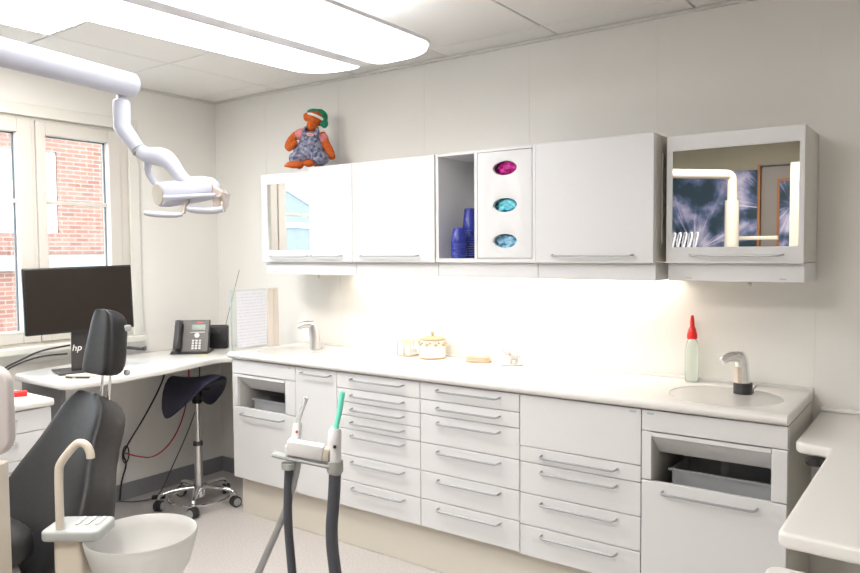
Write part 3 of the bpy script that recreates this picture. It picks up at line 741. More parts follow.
q = MB(); q.obox((.115, .05, .145), T @ Matrix.Translation((0, 0, .0735)) @ Matrix.Rotation(math.radians(-6), 4, 'X'), .012); q.build('casing', M['black'], dp)
q = MB(); q.obox((.05, .003, .022), T @ Matrix.Translation((-.01, -.031, .105)) @ Matrix.Rotation(math.radians(-6), 4, 'X'), .001); q.build('badge', M['dark'], dp)
MB().tube([(.262, -.160, .985), (.330, -.10, 1.33)], .0018, 6).build('antenna', M['greycable'], dp)

tag(MB().obox((.06, .06, .001), Matrix.Translation((.40, -.44, DZ+.0012)) @ Matrix.Rotation(.3, 4, 'Z')).build('sticky_note', M['yellow'], smooth=0), 'yellow sticky note on the desk in front of the telephone', 'note')
q = MB()
for i in range(5): q.obox((.12, .13, .0012), Matrix.Translation((.605+.004*i, -.325+.003*i, DZ+.0015+.0016*i)) @ Matrix.Rotation(.15*i-.2, 4, 'Z'))
tag(q.build('loose_papers', M['paper'], smooth=0), 'loose white papers on the desk end beside the document stand', 'papers')
tag(MB().obox((.17, .13, .004), Matrix.Translation((.50, -1.175, DZ+.003)) @ Matrix.Rotation(math.radians(76), 4, 'Z'), .001).build('folder', M['card'], smooth=0), 'pale beige card folder on the desk in front of the monitor', 'folder')
tag(MB().obox((.30, .14, .002), Matrix.Translation((.47, -.90, DZ+.0015)) @ Matrix.Rotation(math.radians(70), 4, 'Z')).build('paper_sheet', M['paper'], smooth=0), 'white sheet on the desk between the folder and the telephone', 'paper')
tag(MB().tube([(.50, -1.285, DZ+.006), (.60, -1.225, DZ+.006)], .005, 8).build('pen', M['dark']), 'dark pen on the desk below the monitor', 'pen')

# drawer unit left of the desk
t_ = thing('side_cabinet', 'white drawer cabinet left of the corner desk, behind the treatment chair', 'cabinet', (.33, -1.75, .0))
MB().box(.02, .655, -2.08, -1.445, .06, .765).build('body', M['carcass'], t_, smooth=0)
MB().box(.014, .690, -2.09, -1.435, .7665, .800, .010).build('top', M['top'], t_)
MB().box(.03, .58, -2.06, -1.46, .0, .059).build('plinth', M['dark'], t_, smooth=0)
for z0, z1 in ((.668, .762), (.552, .665), (.32, .549), (.08, .317)):
    o = MB().box(.656, .674, -2.078, -1.446, z0, z1, .002).build('drawer', M['lam'], t_, smooth=0)
    y0, y1, z = -1.93, -1.60, z1-.035
    MB().tube([(.674, y0, z), (.695, y0, z), (.700, y0+.01, z), (.700, y1-.01, z), (.695, y1, z), (.674, y1, z)], .004, 8, smooth=1).build('handle', M['handle'], o)
tag(MB().obox((.075, .045, .022), Matrix.Translation((.52, -1.515, .8115)) @ Matrix.Rotation(1.2, 4, 'Z'), .004).build('red_case', M['red']), 'small red case on top of the side cabinet', 'case')

# cables
def cable(name, pts, r, m, label, sm=3):
    return tag(MB().tube(pts, r, 8, smooth=sm).build(name, M[m]), label, 'cable')
cable('monitor_cable', [(.33, -1.17, .98), (.22, -1.27, .955), (.16, -1.33, .91), (.12, -1.39, .88), (.07, -1.405, .82), (.06, -1.402, .79)], .0045, 'cable', 'black cable sagging from the monitor to the desk edge, upper one')
cable('monitor_cable', [(.34, -1.19, .94), (.27, -1.29, .935), (.20, -1.365, .90), (.14, -1.41, .86), (.09, -1.408, .80), (.10, -1.408, .79)], .0045, 'cable', 'black cable from the monitor stand to the desk edge, lower one')
cable('desk_cable', [(.06, -.44, .805), (.06, -.46, .68), (.045, -.58, .48), (.04, -.70, .33), (.035, -.73, .27), (.035, -.70, .22), (.03, -.74, .12), (.03, -.75, .016)], .0050, 'cable', 'black cable hanging down the wall under the desk')
tag(MB().tube([(.045+.004*math.sin(a), -.715+.020*math.cos(a), .275+.050*math.sin(a)) for a in [2*PI*k/24 for k in range(73)]], .0035, 6).build('cable_coil', M['cable']), 'small coil of black cable on the wall under the desk', 'cable')
cable('desk_cable', [(.075, -.30, .805), (.08, -.30, .64), (.07, -.33, .44), (.06, -.42, .28), (.055, -.54, .215), (.05, -.64, .245), (.05, -.72, .285)], .0042, 'redcable', 'red cable looping under the desk')
cable('floor_cable', [(.06, -.20, .805), (.06, -.22, .5), (.055, -.30, .32), (.05, -.42, .12), (.09, -.52, .012), (.16, -.62, .008), (.10, -.72, .008), (.03, -.76, .012)], .0035, 'greycable', 'thin grey cable running down to the floor beside the skirting')
tag(MB().obox((.075, .025, .022), Matrix.Translation((.16, -.585, .0122)) @ Matrix.Rotation(.9, 4, 'Z'), .005).build('cable_plug', M['cable']), 'black cable connector lying on the floor near the stool', 'connector')

# ---------------------------------------------------------------- saddle stool
st = thing('saddle_stool', 'chrome five-star stool with a dark navy saddle seat by the desk', 'stool', (.44, -.51, 0)); sx, sy = .44, -.51
MB().tube([(sx, sy, .085), (sx, sy, .36)], .024, 18).build('gas_cylinder', M['steel'], st)
MB().tube([(sx, sy, .361), (sx, sy, .60)], .014, 16).build('piston', M['chrome'], st)
MB().tube([(sx, sy, .345), (sx, sy, .365)], .027, 18).build('collar', M['dark'], st)
q = MB()
for i in range(6): q.cyl((sx, sy, .592+.012*i), .030 if i % 2 else .026, .011, 'Z', 18, .002)
q.build('bellows', M['black'], st)
q = MB(); q.cyl((sx, sy, .075), .036, .05, 'Z', 20, .004)
hub = q.build('hub', M['chrome'], st)
R5 = .218
for i in range(5):
    a = math.radians(-45 + 72*i); ca, sa = math.cos(a), math.sin(a)
    q = MB(); q.tube([(sx+.03*ca, sy+.03*sa, .105), (sx+.10*ca, sy+.10*sa, .108), (sx+.19*ca, sy+.19*sa, .098), (sx+R5*ca, sy+R5*sa, .080), (sx+R5*ca, sy+R5*sa, .064)], [.019, .016, .013, .012, .010], 12, smooth=2, flat=.75)
    lg = q.build('leg', M['chrome'], st)
    cxx, cyy = sx+R5*ca, sy+R5*sa; b2 = a + .9
    for s_ in (-1, 1):
        ox, oy = -math.sin(b2)*.012*s_, math.cos(b2)*.012*s_
        q = MB(); q.cyl((0, 0, 0), .030, .018, 'Y', 22, .003); q.bm.transform(Matrix.Translation((cxx+ox, cyy+oy, .0305)) @ Matrix.Rotation(b2, 4, 'Z')); q.build('caster_wheel', M['dark'], lg)
        q = MB(); q.cyl((0, 0, 0), .021, .004, 'Y', 20); q.bm.transform(Matrix.Translation((cxx+ox*1.85, cyy+oy*1.85, .0305)) @ Matrix.Rotation(b2, 4, 'Z')); q.build('caster_cap', M['greytray'], lg)
q = MB(); q.tube([(sx+.165*math.cos(2*PI*k/36), sy+.165*math.sin(2*PI*k/36), .048) for k in range(37)], .007, 8); q.build('foot_ring', M['chrome'], st)
# seat : saddle surface, drooping sides, raised rear
bm = bmesh.new(); NU, NV = 34, 22; grid = {}
yaw = math.radians(35.8)
def seatpt(u, v, low):
    # u : across the rider (-1..1), v : rear (-1) to front (1)
    rr = math.sqrt(max(0, 1-abs(v)**3)); half = (.215 - .05*(v+.3))*rr
    x = u*half; y = v*.180
    z = -(3.6 - 1.2*v)*abs(x)**2.0 - .030*(1-v*v) + .010*v - .03*max(0, v-.5)**2*4
    x *= .80
    z -= (.055 if low else 0)*math.sqrt(max(0, 1-u*u))*rr
    return x, y, z
top, bot = {}, {}
for i in range(NU+1):
    for j in range(NV+1):
        u, v = -1+2*i/NU, -1+2*j/NV
        u = math.sin(u*PI/2); v = math.sin(v*PI/2)
        for dd, low in ((top, False), (bot, True)):
            x, y, z = seatpt(u, v, low)
            z += (0 if low else .012*(1-u*u)*(1-v*v))
            dd[i, j] = bm.verts.new((x, y, z))
for i in range(NU):
    for j in range(NV):
        bm.faces.new((top[i, j], top[i+1, j], top[i+1, j+1], top[i, j+1])); bm.faces.new((bot[i, j], bot[i, j+1], bot[i+1, j+1], bot[i+1, j]))
bmesh.ops.remove_doubles(bm, verts=bm.verts[:], dist=.0015)
q = MB(); q.bm.free(); q.bm = bm
SEAT = Matrix.Translation((sx-.01, sy, .752)) @ Matrix.Rotation(yaw, 4, 'Z') @ Matrix.Rotation(math.radians(-5), 4, 'Y') @ Matrix.Rotation(math.radians(-116), 4, 'Z')
q.bm.transform(SEAT)
so = q.build('seat', M['saddle'], st, smooth=80)
MB().box(sx-.05, sx+.05, sy-.05, sy+.05, .660, .668, .003).build('seat_plate', M['dark'], st)

# ---------------------------------------------------------------- treatment chair
CH = Vector((1.343-.045, -1.609, .913)); rec = math.radians(30)
hv = Vector((0, math.sin(rec), math.cos(rec))); nv = Vector((0, -math.cos(rec), math.sin(rec)))
ch = thing('treatment_chair', 'charcoal upholstered dental treatment chair with a headrest', 'dental chair', (1.30, -2.3, 0))
def cushion(levels, th, P0, h, n, mtl, name, parent, front_bulge=.02, side=None, m=28, p=.42, wing=0.):
    w = Vector((1, 0, 0)); rings = []
    for (hh, hw, tt) in levels:
        r_ = []
        for k in range(m):
            a = 2*PI*k/m; ca, sa = math.cos(a), math.sin(a)
            xx = hw*math.copysign(abs(ca)**p, ca); yy = tt*.5*math.copysign(abs(sa)**p, sa)
            dish = wing*(xx/max(hw, .001))**2*(1 if sa > 0 else .3)
            r_.append(P0 + h*hh + w*xx + n*(yy - tt*.5 + dish))
        rings.append(r_)
    return MB().loft(rings).build(name, mtl, parent, smooth=70, subsurf=1)
lv = [(.006, .045, .055), (.0, .072, .085), (-.016, .104, .112), (-.045, .132, .125), (-.10, .156, .13), (-.15, .169, .13), (-.20, .188, .135), (-.25, .214, .14), (-.30, .244, .15), (-.38, .280, .165), (-.46, .295, .18), (-.55, .285, .18), (-.62, .25, .16), (-.645, .20, .12)]
bk = cushion(lv, .13, CH, hv, nv, M['leather'], 'backrest', ch, wing=.028)
lv2 = [(-.13, .055, .02), (-.16, .075, .03), (-.25, .10, .035), (-.4, .13, .035), (-.58, .13, .035), (-.61, .11, .02)]
cushion(lv2, .04, CH - nv*.150, hv, nv, M['dark'], 'back_shell', ch)
hr = math.radians(10); hh_ = Vector((0, math.sin(hr), math.cos(hr))); nn_ = Vector((0, -math.cos(hr), math.sin(hr)))
HP = Vector((1.353, -1.588, 1.228))
lvh = [(.004, .022, .03), (-.001, .044, .056), (-.015, .062, .076), (-.05, .077, .090), (-.11, .084, .088), (-.16, .094, .09), (-.20, .098, .088), (-.225, .092, .078), (-.24, .072, .055)]
cushion(lvh, .09, HP, hh_, nn_, M['leather'], 'headrest', ch, wing=.012, p=.62)
for s_ in (-.020, .022):
    MB().tube([HP+Vector((s_*1.2-.006, .02, -.20)), CH+hv*-.03+Vector((s_*1.2+.042, .045, 0))], .0055, 10).build('headrest_rod', M['chrome'], ch)
MB().tube([HP+Vector((.05, .070, -.145)), HP+Vector((.095, .095, -.148)), HP+Vector((.112, .104, -.146))], [.006, .006, .009], 10).build('headrest_lever', M['hose'], ch)
MB().obox((.022, .03, .024), Matrix.Translation(HP+Vector((.066, .058, -.070))), .006).build('headrest_hinge', M['greytray'], ch)
MB().ball(HP+Vector((.066, .055, -.235)), (.012, .012, .012)).build('headrest_knob', M['greytray'], ch)
# seat and leg rest, pedestal
q = MB(); rings = []
for (y, hw, z, tt) in ((-1.90, .19, .50, .09), (-1.96, .25, .50, .13), (-2.15, .27, .495, .13), (-2.40, .27, .51, .13), (-2.65, .23, .50, .12), (-2.90, .19, .46, .11), (-3.20, .17, .41, .09), (-3.36, .14, .385, .06)):
    rings.append([Vector((1.30 + hw*math.copysign(abs(math.cos(2*PI*k/24))**.45, math.cos(2*PI*k/24)), y, z-.0 + tt*.5*math.copysign(abs(math.sin(2*PI*k/24))**.45, math.sin(2*PI*k/24)))) for k in range(24)])
q.loft(rings).build('seat', M['leather'], ch, smooth=70, subsurf=1)
MB().box(1.12, 1.48, -2.45, -1.95, .30, .432, .03, 3).build('lift_housing', M['pinkwhite'], ch)
MB().box(1.17, 1.43, -2.40, -2.0, .06, .30, .02, 3).build('pedestal', M['pinkwhite'], ch)
MB().box(1.05, 1.55, -2.75, -1.85, .001, .06, .02, 3).build('base_plate', M['pinkwhite'], ch)

# ---------------------------------------------------------------- spittoon unit
un = thing('spittoon_unit', 'cream spittoon column with a frosted bowl and cup filler beside the treatment chair', 'dental unit', (2.204, -2.175, 0), rz=math.radians(35.8)); T = ORI[un.name]
def tp3(x, y, z): return T @ Vector((x, y, z))
def tmb(fn, name, m, parent, **kw):
    q = MB(); fn(q); q.bm.transform(T); return q.build(name, m, parent, **kw)
# column
tmb(lambda q: q.plate(rrect(-.026, .042, -.030, .05, .014, 5), [], .08, .760), 'column', M['cream'], un)
tmb(lambda q: q.plate(rrect(-.16, .16, -.16, .20, .05, 6), [], .001, .08, bev=.012), 'foot', M['pinkwhite'], un)
tmb(lambda q: q.plate(rrect(-.050, .088, -.042, .066, .018, 5), [], .761, .786, bev=.006), 'tray', M['greytray'], un)
def slots(q):
    for i in range(3): q.box(.012+.024*i, .021+.024*i, .004, .052, .7865, .790, .001, 1)
tmb(slots, 'tray_ribs', M['white'], un)
tmb(lambda q: q.tube([(-.010, -.02, .787), (-.010, -.02, .925), (-.004, -.02, .945), (.030, -.02, .986), (.044, -.02, .993), (.060, -.02, .985), (.067, -.02, .966), (.067, -.02, .955)], .0095, 14, smooth=2), 'cup_filler', M['cream'], un)
BX, BY = .166, .02
def bowl(q):
    prof = [(r_*.92, z_-.026) for r_, z_ in [(0, .655), (.045, .655), (.085, .675), (.115, .715), (.132, .765), (.136, .785), (.139, .787), (.141, .783), (.137, .762), (.120, .708), (.090, .664), (.05, .642), (0, .642)]]
    q.lathe(prof, BX, BY, 48)
tmb(bowl, 'bowl', M['frost'], un, smooth=60)
tmb(lambda q: q.lathe([(0, .638), (.040, .638), (.044, .634), (.040, .6300), (0, .6300)], BX, BY, 32), 'bowl_sieve', M['cream'], un, smooth=60)
tmb(lambda q: (q.tube([(BX, BY, .6155), (BX, BY, .58), (BX-.05, BY, .54), (.03, BY, .52)], .03, 16, smooth=1)), 'bowl_neck', M['cream'], un)

# console left of it
cn = thing('dental_console', 'pale rounded console on a cream post at the left edge of the photo', 'dental unit', (2.225, -2.325, 0), rz=math.radians(35.8)); T = ORI[cn.name]
tmb(lambda q: q.plate(rrect(-.34, .022, .992, 1.195, .045, 6), [], -.016, .016, XZ, bev=.006), 'console_body', M['pinkwhite'], cn)
tmb(lambda q: q.tube([(-.014+.017*math.cos(2*PI*k/24), -.0175, 1.07+.017*math.sin(2*PI*k/24)) for k in range(25)], .0025, 6), 'ring_emblem', M['greytray'], cn)
tmb(lambda q: (q.plate(rrect(-.06, -.002, -.03, .03, .012, 5), [], .08, .975), q.plate(rrect(-.05, -.02, -.012, .012, .008, 5), [], .975, .991)), 'post', M['cream'], cn)
tmb(lambda q: q.plate(rrect(-.16, .10, -.13, .13, .04, 6), [], .001, .08, bev=.012), 'foot', M['pinkwhite'], cn)

# ---------------------------------------------------------------- assistant instrument holder
ih = thing('instrument_holder', 'grey holder bar on a steel arm with a white control pad and two hoses', 'instrument holder', (2.970, -2.155, 0), rz=math.radians(35.8)); T = ORI[ih.name]
K = 1.3/729.4
def lp2(u, v, y=0.): return ((u-300)*K, y, 1.066-(v-460)*K)
def bar(q):
    q.loft([[(x, y, z) for (y, z) in ((-.011, zc-.003), (.011, zc-.003), (.013, zc), (.011, zc+.003), (-.011, zc+.003), (-.013, zc))] for x, zc in ((-.046, 1.077), (-.03, 1.073), (.05, 1.056), (.064, 1.052))])
tmb(bar, 'holder_bar', M['greytray'], ih)
def pad(q):
    q.obox((.066, .024, .026), Matrix.Translation((.012, 0, 1.0845)) @ Matrix.Rotation(math.radians(10), 4, 'Y'), .0025)
po = tmb(pad, 'control_pad', M['white'], ih)
tmb(lambda q: q.obox((.012, .0225, .0235), Matrix.Translation((.0495, 0, 1.0765)) @ Matrix.Rotation(math.radians(10), 4, 'Y'), .003), 'pad_end', M['cream'], ih)
tmb(lambda q: q.tube([(-.002, 0, 1.062), (-.004, 0, 1.045), (-.022, .005, .98), (-.075, .02, .865), (-.14, .05, .72), (-.30, .10, .50), (-.42, .14, .42)], [.0065, .006, .0062, .0068, .008, .012, .016], 12, smooth=2), 'support_arm', M['handle'], ih)
tmb(lambda q: (q.plate(rrect(-.48, -.36, .08, .20, .02, 5), [], .002, .44, bev=.006),), 'arm_pillar', M['pinkwhite'], ih)
tmb(lambda q: q.tube([(-.018, 0, 1.061), (-.018, 0, 1.050)], .013, 16), 'hose_collar', M['greytray'], ih)
tmb(lambda q: q.tube([(.064, 0, 1.064), (.064, 0, 1.046), (.063, 0, 1.040)], [.015, .015, .012], 16), 'hose_collar', M['greytray'], ih)
sv = thing('suction_handpiece', 'white suction handpiece with a teal tip and thick grey hose, right in the holder', 'dental handpiece', tp3(.064, 0, 1.086), rz=math.radians(35.8))
tmb(lambda q: q.tube([(.064, 0, 1.0645), (.064, 0, 1.10), (.0655, 0, 1.116), (.067, 0, 1.122)], [.0115, .0125, .0115, .009], 16), 'handle', M['white'], sv)
tmb(lambda q: q.cyl((.066, -.0132, 1.092), .003, .003, 'Y', 12), 'button', M['black'], sv)
tmb(lambda q: q.tube([(.067, 0, 1.1225), (.0735, 0, 1.150), (.079, 0, 1.184), (.0795, 0, 1.188)], [.0046, .0047, .0052, .004], 12), 'suction_tip', M['teal'], sv)
tmb(lambda q: q.tube([(.064, 0, 1.0395), (.062, 0, 1.0), (.055, .0, .93), (.062, .0, .86), (.075, .01, .74), (.05, .04, .58), (-.08, .08, .46), (-.25, .11, .40), (-.36, .13, .40)], .0112, 14, smooth=3), 'hose', M['hose'], sv)
sp_ = thing('syringe_handpiece', 'clear-tipped air and water handpiece with a thin grey hose, left in the holder', 'dental handpiece', tp3(-.018, 0, 1.10), rz=math.radians(35.8))
tmb(lambda q: q.tube([(-.018, 0, 1.083), (-.008, .022, 1.10), (-.006, .028, 1.125)], [.009, .009, .008], 14), 'handle', M['white'], sp_)
tmb(lambda q: q.cyl((-.006, .017, 1.112), .0025, .003, 'Y', 12), 'button', M['orange'], sp_)
tmb(lambda q: q.tube([(-.006, .028, 1.1255), (.000, .028, 1.145), (.006, .028, 1.160), (.010, .028, 1.172)], [.004, .0045, .004, .005], 10, smooth=1), 'clear_tip', M['clearplastic'], sp_)
tmb(lambda q: q.tube([(-.018, 0, 1.0495), (-.020, 0, 1.02), (-.022, .0, .95), (-.015, .0, .86), (-.012, .01, .74), (-.04, .04, .56), (-.14, .10, .44), (-.26, .14, .38), (-.36, .15, .36)], .0078, 12, smooth=3), 'hose', M['hose'], sp_)

# ---------------------------------------------------------------- operating light on its pole
OL = Vector((1.588, -1.6295, 0)); ol = thing('operating_light', 'white dental operating light on a long tube arm', 'dental lamp', (2.49, -3.50, 0))
T = Matrix.Translation(OL) @ Matrix.Rotation(math.radians(35.8), 4, 'Z')
ZA = 2.013
Jt = Vector((1.82, -2.80, ZA)); Pp = Vector((2.49, -3.50, ZA))
d_ = (Vector((1.615, -1.675, ZA)) - Jt).normalized()
E_ = Vector((1.604, -1.618, ZA)) + d_*.028
MB().tube([Jt - d_*.05, Jt, Jt.lerp(E_, .5), E_ - d_*.006, E_], [.036, .041, .041, .041, .036], 24).build('upper_arm', M['lightwhite'], ol, smooth=50)
tmb(lambda q: q.cyl((.012, -.041, ZA-.012), .0035, .004, 'Y', 12), 'screw', M['dark'], ol)
MB().tube([Jt - Vector((0, 0, .07)), Jt + Vector((0, 0, .055))], .046, 20).build('joint', M['lightwhite'], ol)
dirp = (Pp-Jt).normalized()
MB().tube([Jt, Pp - dirp*.12, Pp, Pp - Vector((0, 0, .12)), Pp - Vector((0, 0, .22))], .036, 20, smooth=3).build('pole_arm', M['cream'], ol)
MB().tube([Pp - Vector((0, 0, .20)), Vector((Pp.x, Pp.y, .05))], .052, 24).build('pole', M['cream'], ol)
MB().lathe([(0, .001), (.22, .001), (.225, .02), (.21, .05), (.06, .06), (0, .06)], Pp.x, Pp.y, 32).build('pole_base', M['pinkwhite'], ol)
tmb(lambda q: q.tube([(0, 0, 1.975), (0, 0, 1.962), (0, 0, 1.957)], [.014, .017, .026], 20), 'swivel', M['lightwhite'], ol)
tmb(lambda q: q.tube([(0, 0, 1.957), (0, 0, 1.950), (0, 0, 1.870), (.008, 0, 1.855), (.052, 0, 1.794)], [.026, .029, .029, .029, .024], 22), 'drop_link', M['lightwhite'], ol, smooth=60)
tmb(lambda q: q.tube([(.054, 0, 1.791), (.058, 0, 1.786)], .0255, 22), 'seam_ring', M['greytray'], ol)
tmb(lambda q: q.tube([(.060, 0, 1.784), (.090, -.004, 1.768), (.115, -.008, 1.766), (.145, -.014, 1.762), (.172, -.020, 1.742), (.200, -.026, 1.703), (.228, -.030, 1.674), (.262, -.034, 1.664)], [.024, .027, .031, .032, .028, .022, .021, .016], 22, smooth=2), 'yoke_arm', M['lightwhite'], ol, smooth=60)
tmb(lambda q: q.tube([(.085, .02, 1.765), (.064, .045, 1.735), (.068, .06, 1.705), (.090, .06, 1.675), (.125, .05, 1.652)], [.017, .013, .0115, .011, .012], 16, smooth=2), 'rear_yoke', M['lightwhite'], ol, smooth=60)
# head body : loft along local x from the round reflector disc to the tail
HST = Vector((.128, -.030, 1.634)); HDN = Vector((.66, .74, .12)).normalized()
def head(q):
    rings = []; axm = Vector((.95, .22, .06)).normalized()
    for (s_, ru, rl, rd) in ((0, .038, .038, .038), (.005, .041, .041, .041), (.03, .044, .044, .046), (.07, .048, .040, .056), (.11, .055, .036, .064), (.15, .056, .030, .064), (.185, .048, .022, .055), (.205, .030, .014, .035)):
        t_ = min(1, s_/.11); ax = (HDN*(1-t_) + axm*t_).normalized(); b1 = Vector((0, 0, 1)); b1 = (b1-ax*b1.dot(ax)).normalized(); b2 = ax.cross(b1)
        c0 = HST + axm*s_
        rings.append([c0 + b1*(math.sin(2*PI*k/28)*(ru if math.sin(2*PI*k/28) > 0 else rl)) + b2*math.cos(2*PI*k/28)*rd for k in range(28)])
    q.loft(rings)
hd = tmb(head, 'lamp_head', M['lightwhite'], ol, smooth=60)
def disc(q):
    ax = HDN; b1 = Vector((0, 0, 1)); b1 = (b1-ax*b1.dot(ax)).normalized(); b2 = ax.cross(b1)
    q.loft([[HST - ax*e + b1*r_*math.sin(2*PI*k/28) + b2*r_*math.cos(2*PI*k/28) for k in range(28)] for (e, r_) in ((.0005, .036), (.003, .035), (.0035, .02))])
tmb(disc, 'reflector_cover', M['beige'], hd, smooth=60)
def fin(q):
    q.loft([[(x, y, z) for (x, z) in pr] for y, pr in ((-.05, ((.322, 1.655), (.350, 1.64), (.345, 1.60), (.333, 1.578), (.322, 1.60))), (-.044, ((.315, 1.675), (.355, 1.64), (.350, 1.595), (.333, 1.572), (.318, 1.59))), (.05, ((.315, 1.675), (.352, 1.64), (.346, 1.60), (.333, 1.578), (.318, 1.60))))])
tmb(fin, 'rear_shield', mat('beige_tint', (.72, .60, .55), .2, Transmission_Weight=.3), hd)
tmb(lambda q: q.tube([(.165, -.075, 1.622), (.20, -.078, 1.620), (.30, -.075, 1.626), (.332, -.065, 1.628)], [.009, .0105, .0105, .009], 14, smooth=1, flat=.8), 'handle', M['lightwhite'], ol)
tmb(lambda q: q.tube([(.104, -.085, 1.569), (.13, -.087, 1.565), (.20, -.087, 1.561), (.228, -.085, 1.563)], [.009, .0125, .0125, .008], 14, smooth=1, flat=.8), 'handle', M['lightwhite'], ol)
tmb(lambda q: q.tube([(.228, -.06, 1.588), (.256, -.062, 1.580), (.325, -.062, 1.576), (.356, -.058, 1.582)], [.010, .016, .016, .012], 14, smooth=1, flat=.8), 'handle', M['lightwhite'], ol)
for pts_ in ([(.228, -.075, 1.568), (.231, -.07, 1.59), (.236, -.05, 1.61)], [(.345, -.062, 1.626), (.350, -.05, 1.61), (.350, -.055, 1.585)]):
    tmb(lambda q: q.tube(pts_, .007, 10), 'handle_bracket', M['beige'], ol)

# ---------------------------------------------------------------- right desk (peninsula)
rd_ = thing('side_desk', 'white L-shaped desk top at the right edge, beside the right basin cabinet', 'desk', (4.1, -.8, .80))
RZ = .828
ol_ = [(X1-.003, -.004), (3.512, -.004), (3.512, -.520), (3.516, -.535), (3.528, -.548), (3.545, -.555), (3.60, -.565), (3.612, -.575), (3.616, -.60), (3.612, -1.352), (3.616, -1.366), (3.630, -1.374), (X1-.003, -1.42)]
MB().plate(ol_[::-1], [], RZ-.036, RZ, bev=.010).build('top', M['top'], rd_)
MB().box(3.515, X1-.003, -.022, -.004, RZ+.0003, RZ+.016, .004).build('upstand', M['top'], rd_)
MB().box(3.80, 3.825, -1.34, -.03, .001, RZ-.0365).build('side_panel', M['carcass'], rd_, smooth=0)
MB().box(3.55, 3.80, -.045, -.025, .45, RZ-.0365).build('rear_rail', M['carcass'], rd_, smooth=0)
socket(3.577, -.556, .777, 'black double socket under the edge of the side desk', .35, .792)
t_ = thing('low_side_table', 'low cream table top with rounded corners below the side desk', 'side table', (3.85, -1.60, 0))
MB().plate(rrect(3.572, 4.25, -1.95, -1.238, .03, 6), [], .664, .700, bev=.010).build('top', M['top'], t_)
MB().plate(rrect(3.66, 3.77, -1.86, -1.45, .01, 3), [], .05, .663).build('pedestal', M['carcass'], t_)
MB().plate(rrect(3.60, 4.2, -1.90, -1.43, .03, 5), [], .001, .049, bev=.008).build('foot', M['carcass'], t_)

# ---------------------------------------------------------------- rear of the room (seen in the mirror)
tag(MB().box(.02, 2.528, YR+.001, YR+.006, .75, 2.105).build('wall_mural', M['mural'], smooth=0), 'blue dandelion photo mural on the rear wall, seen in the right mirror', 'wall mural')
t_ = thing('tall_cabinet', 'tall cream cabinet against the rear wall, seen at the right of the mirror', 'cabinet', (3.05, -3.95, 0))
MB().box(2.862, 3.30, -4.13, -3.72, .001, 2.10, .006).build('body', M['cream'], t_)
MB().box(2.864, 3.298, -3.719, -3.70, .08, 2.09, .003).build('door', M['cream'], t_)
t_ = thing('delivery_unit', 'cream dental delivery arm with white looped hoses, seen in the right mirror', 'dental unit', (2.35, -3.52, 0))
MB().box(2.42, 2.79, -3.72, -3.66, 1.505, 1.535, .006).build('horizontal_arm', M['cream'], t_)
MB().tube([(2.46, -3.69, .06), (2.46, -3.69, 1.504)], .02, 16).build('stand_tube', M['cream'], t_)
MB().lathe([(0, .001), (.16, .001), (.165, .02), (.15, .05), (.03, .06), (0, .06)], 2.52, -3.60, 28).build('foot', M['pinkwhite'], t_)
MB().box(1.93, 2.27, -3.68, -3.50, 1.30, 1.36, .015, 3).build('instrument_head', M['white'], t_)
MB().tube([(2.27, -3.60, 1.33), (2.40, -3.62, 1.33), (2.45, -3.67, 1.33)], .018, 12).build('bracket', M['cream'], t_)
for i in range(5):
    x = 2.00+.045*i
    MB().tube([(x, -3.60, 1.361), (x-.01, -3.60, 1.46), (x+.005, -3.59, 1.55), (x+.03, -3.56, 1.575), (x+.05, -3.53, 1.56), (x+.035, -3.515, 1.48), (x+.02, -3.51, 1.40), (x+.02, -3.52, 1.361)], .007, 8, smooth=2).build('hose', M['white'], t_)

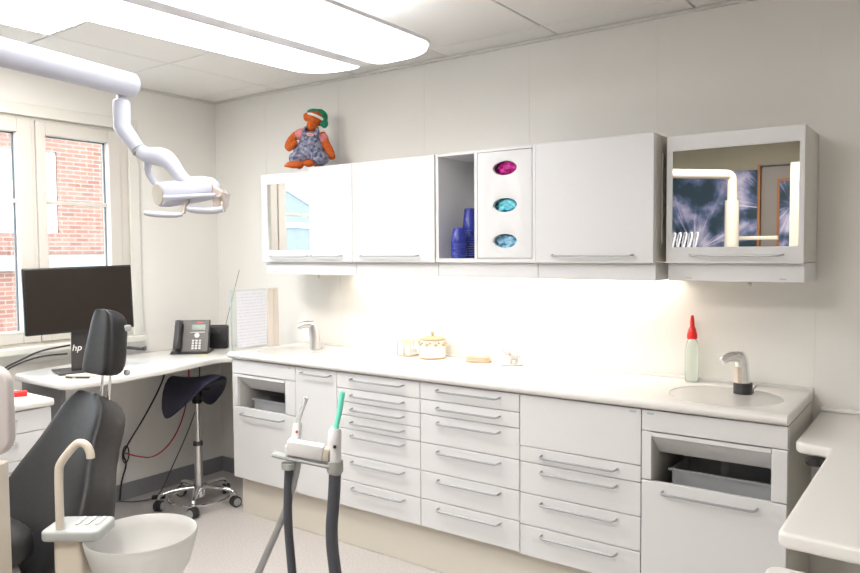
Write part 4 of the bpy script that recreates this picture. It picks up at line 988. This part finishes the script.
# ---------------------------------------------------------------- plush toy on the wall cabinets
ty = thing('plush_toy', 'orange plush toy in blue dungarees and a green cap sitting on the wall cabinets', 'soft toy', (1.035, -.170, UT+.002), rz=math.radians(33)); T = ORI[ty.name] @ Matrix.Translation((0, 0, -UT-.002))
TZ = 1.905
def tl(u, v, y=0.): return ((u-312)*.0053, y, TZ + (168-v)*.0053)
def toy_body(q):
    q.ball(tl(316, 119, -.01), (.046, .044, .040)); q.ball(tl(308.5, 118, -.02), (.020, .020, .024)); q.ball(tl(314, 127, -.025), (.030, .034, .030))
    q.tube([tl(314, 126), tl(313, 140)], .026, 12)
    q.ball(tl(311, 150, 0), (.070, .055, .085))
    q.tube([tl(302, 132), tl(293.5, 138, -.01), tl(289, 148, -.03), tl(291, 150, -.04), tl(299, 144, -.065)], [.020, .022, .023, .022, .014], 12, smooth=1)
    q.tube([tl(323, 134), tl(327, 144, -.01), tl(332, 154, -.02), tl(335, 161, -.03)], [.020, .022, .024, .018], 12, smooth=1)
    q.tube([tl(302, 164, -.03), tl(302, 168, -.08)], .026, 12); q.tube([tl(321, 166, -.03), tl(320, 168, -.05)], .024, 12)
    q.ball(tl(299, 168.6, -.112), (.048, .030, .020)); q.ball(tl(312.5, 166.8, -.085), (.032, .028, .020)); q.ball(tl(291.5, 169.8, -.120), (.016, .012, .008))
def rem(o, s_=.004):
    m_ = o.modifiers.new('r', 'REMESH'); m_.mode = 'VOXEL'; m_.voxel_size = s_; m_.use_smooth_shade = True
    k_ = o.modifiers.new('k', 'SMOOTH'); k_.factor = .5; k_.iterations = 4
    return o
bd = rem(tmb(toy_body, 'body', M['orange'], ty), .0035)
def dung(q):
    q.ball(tl(310, 154, 0), (.092, .070, .072)); q.ball(tl(312, 143, -.004), (.062, .060, .060)); q.ball(tl(300, 161, -.040), (.052, .058, .042)); q.ball(tl(322, 161, -.045), (.050, .060, .042))
    q.tube([tl(305.5, 140, -.045), tl(306, 131, -.030), tl(307, 128, .0), tl(307, 133, .035)], .010, 10); q.tube([tl(320, 140, -.045), tl(319, 131, -.030), tl(318, 128, .0), tl(318, 133, .035)], .010, 10)
rem(tmb(dung, 'dungarees', M['denim'], ty), .0035)
def shirt(q):
    q.ball(tl(312, 139, .004), (.056, .050, .040)); q.ball(tl(302, 135, 0), (.034, .034, .032)); q.ball(tl(324.5, 140, -.002), (.030, .032, .032)); q.ball(tl(298.5, 136, -.003), (.025, .030, .026))
rem(tmb(shirt, 'shirt', M['pink'], ty), .0035)
def cap(q):
    q.ball(tl(320, 117.5, .016), (.047, .044, .046)); q.ball(tl(325.5, 124, .006), (.022, .030, .026)); q.ball(tl(315, 112.5, .002), (.038, .036, .018))
rem(tmb(cap, 'cap', M['green'], ty), .0035)
tmb(lambda q: q.tube([tl(312, 116, -.050), tl(316, 117, -.066), tl(321, 119, -.058), tl(325, 121, -.036)], .0145, 12, smooth=1, flat=.5), 'face_band', M['plushwhite'], ty)
tmb(lambda q: q.obox((.038, .005, .014), Matrix.Translation(tl(313.5, 137.5, -.066)) @ Matrix.Rotation(.15, 4, 'Y'), .002), 'bib_label', M['card'], ty)
tmb(lambda q: q.obox((.028, .002, .004), Matrix.Translation(tl(313.5, 137.5, -.070)) @ Matrix.Rotation(.15, 4, 'Y')), 'bib_stitching', M['red'], ty, smooth=0)
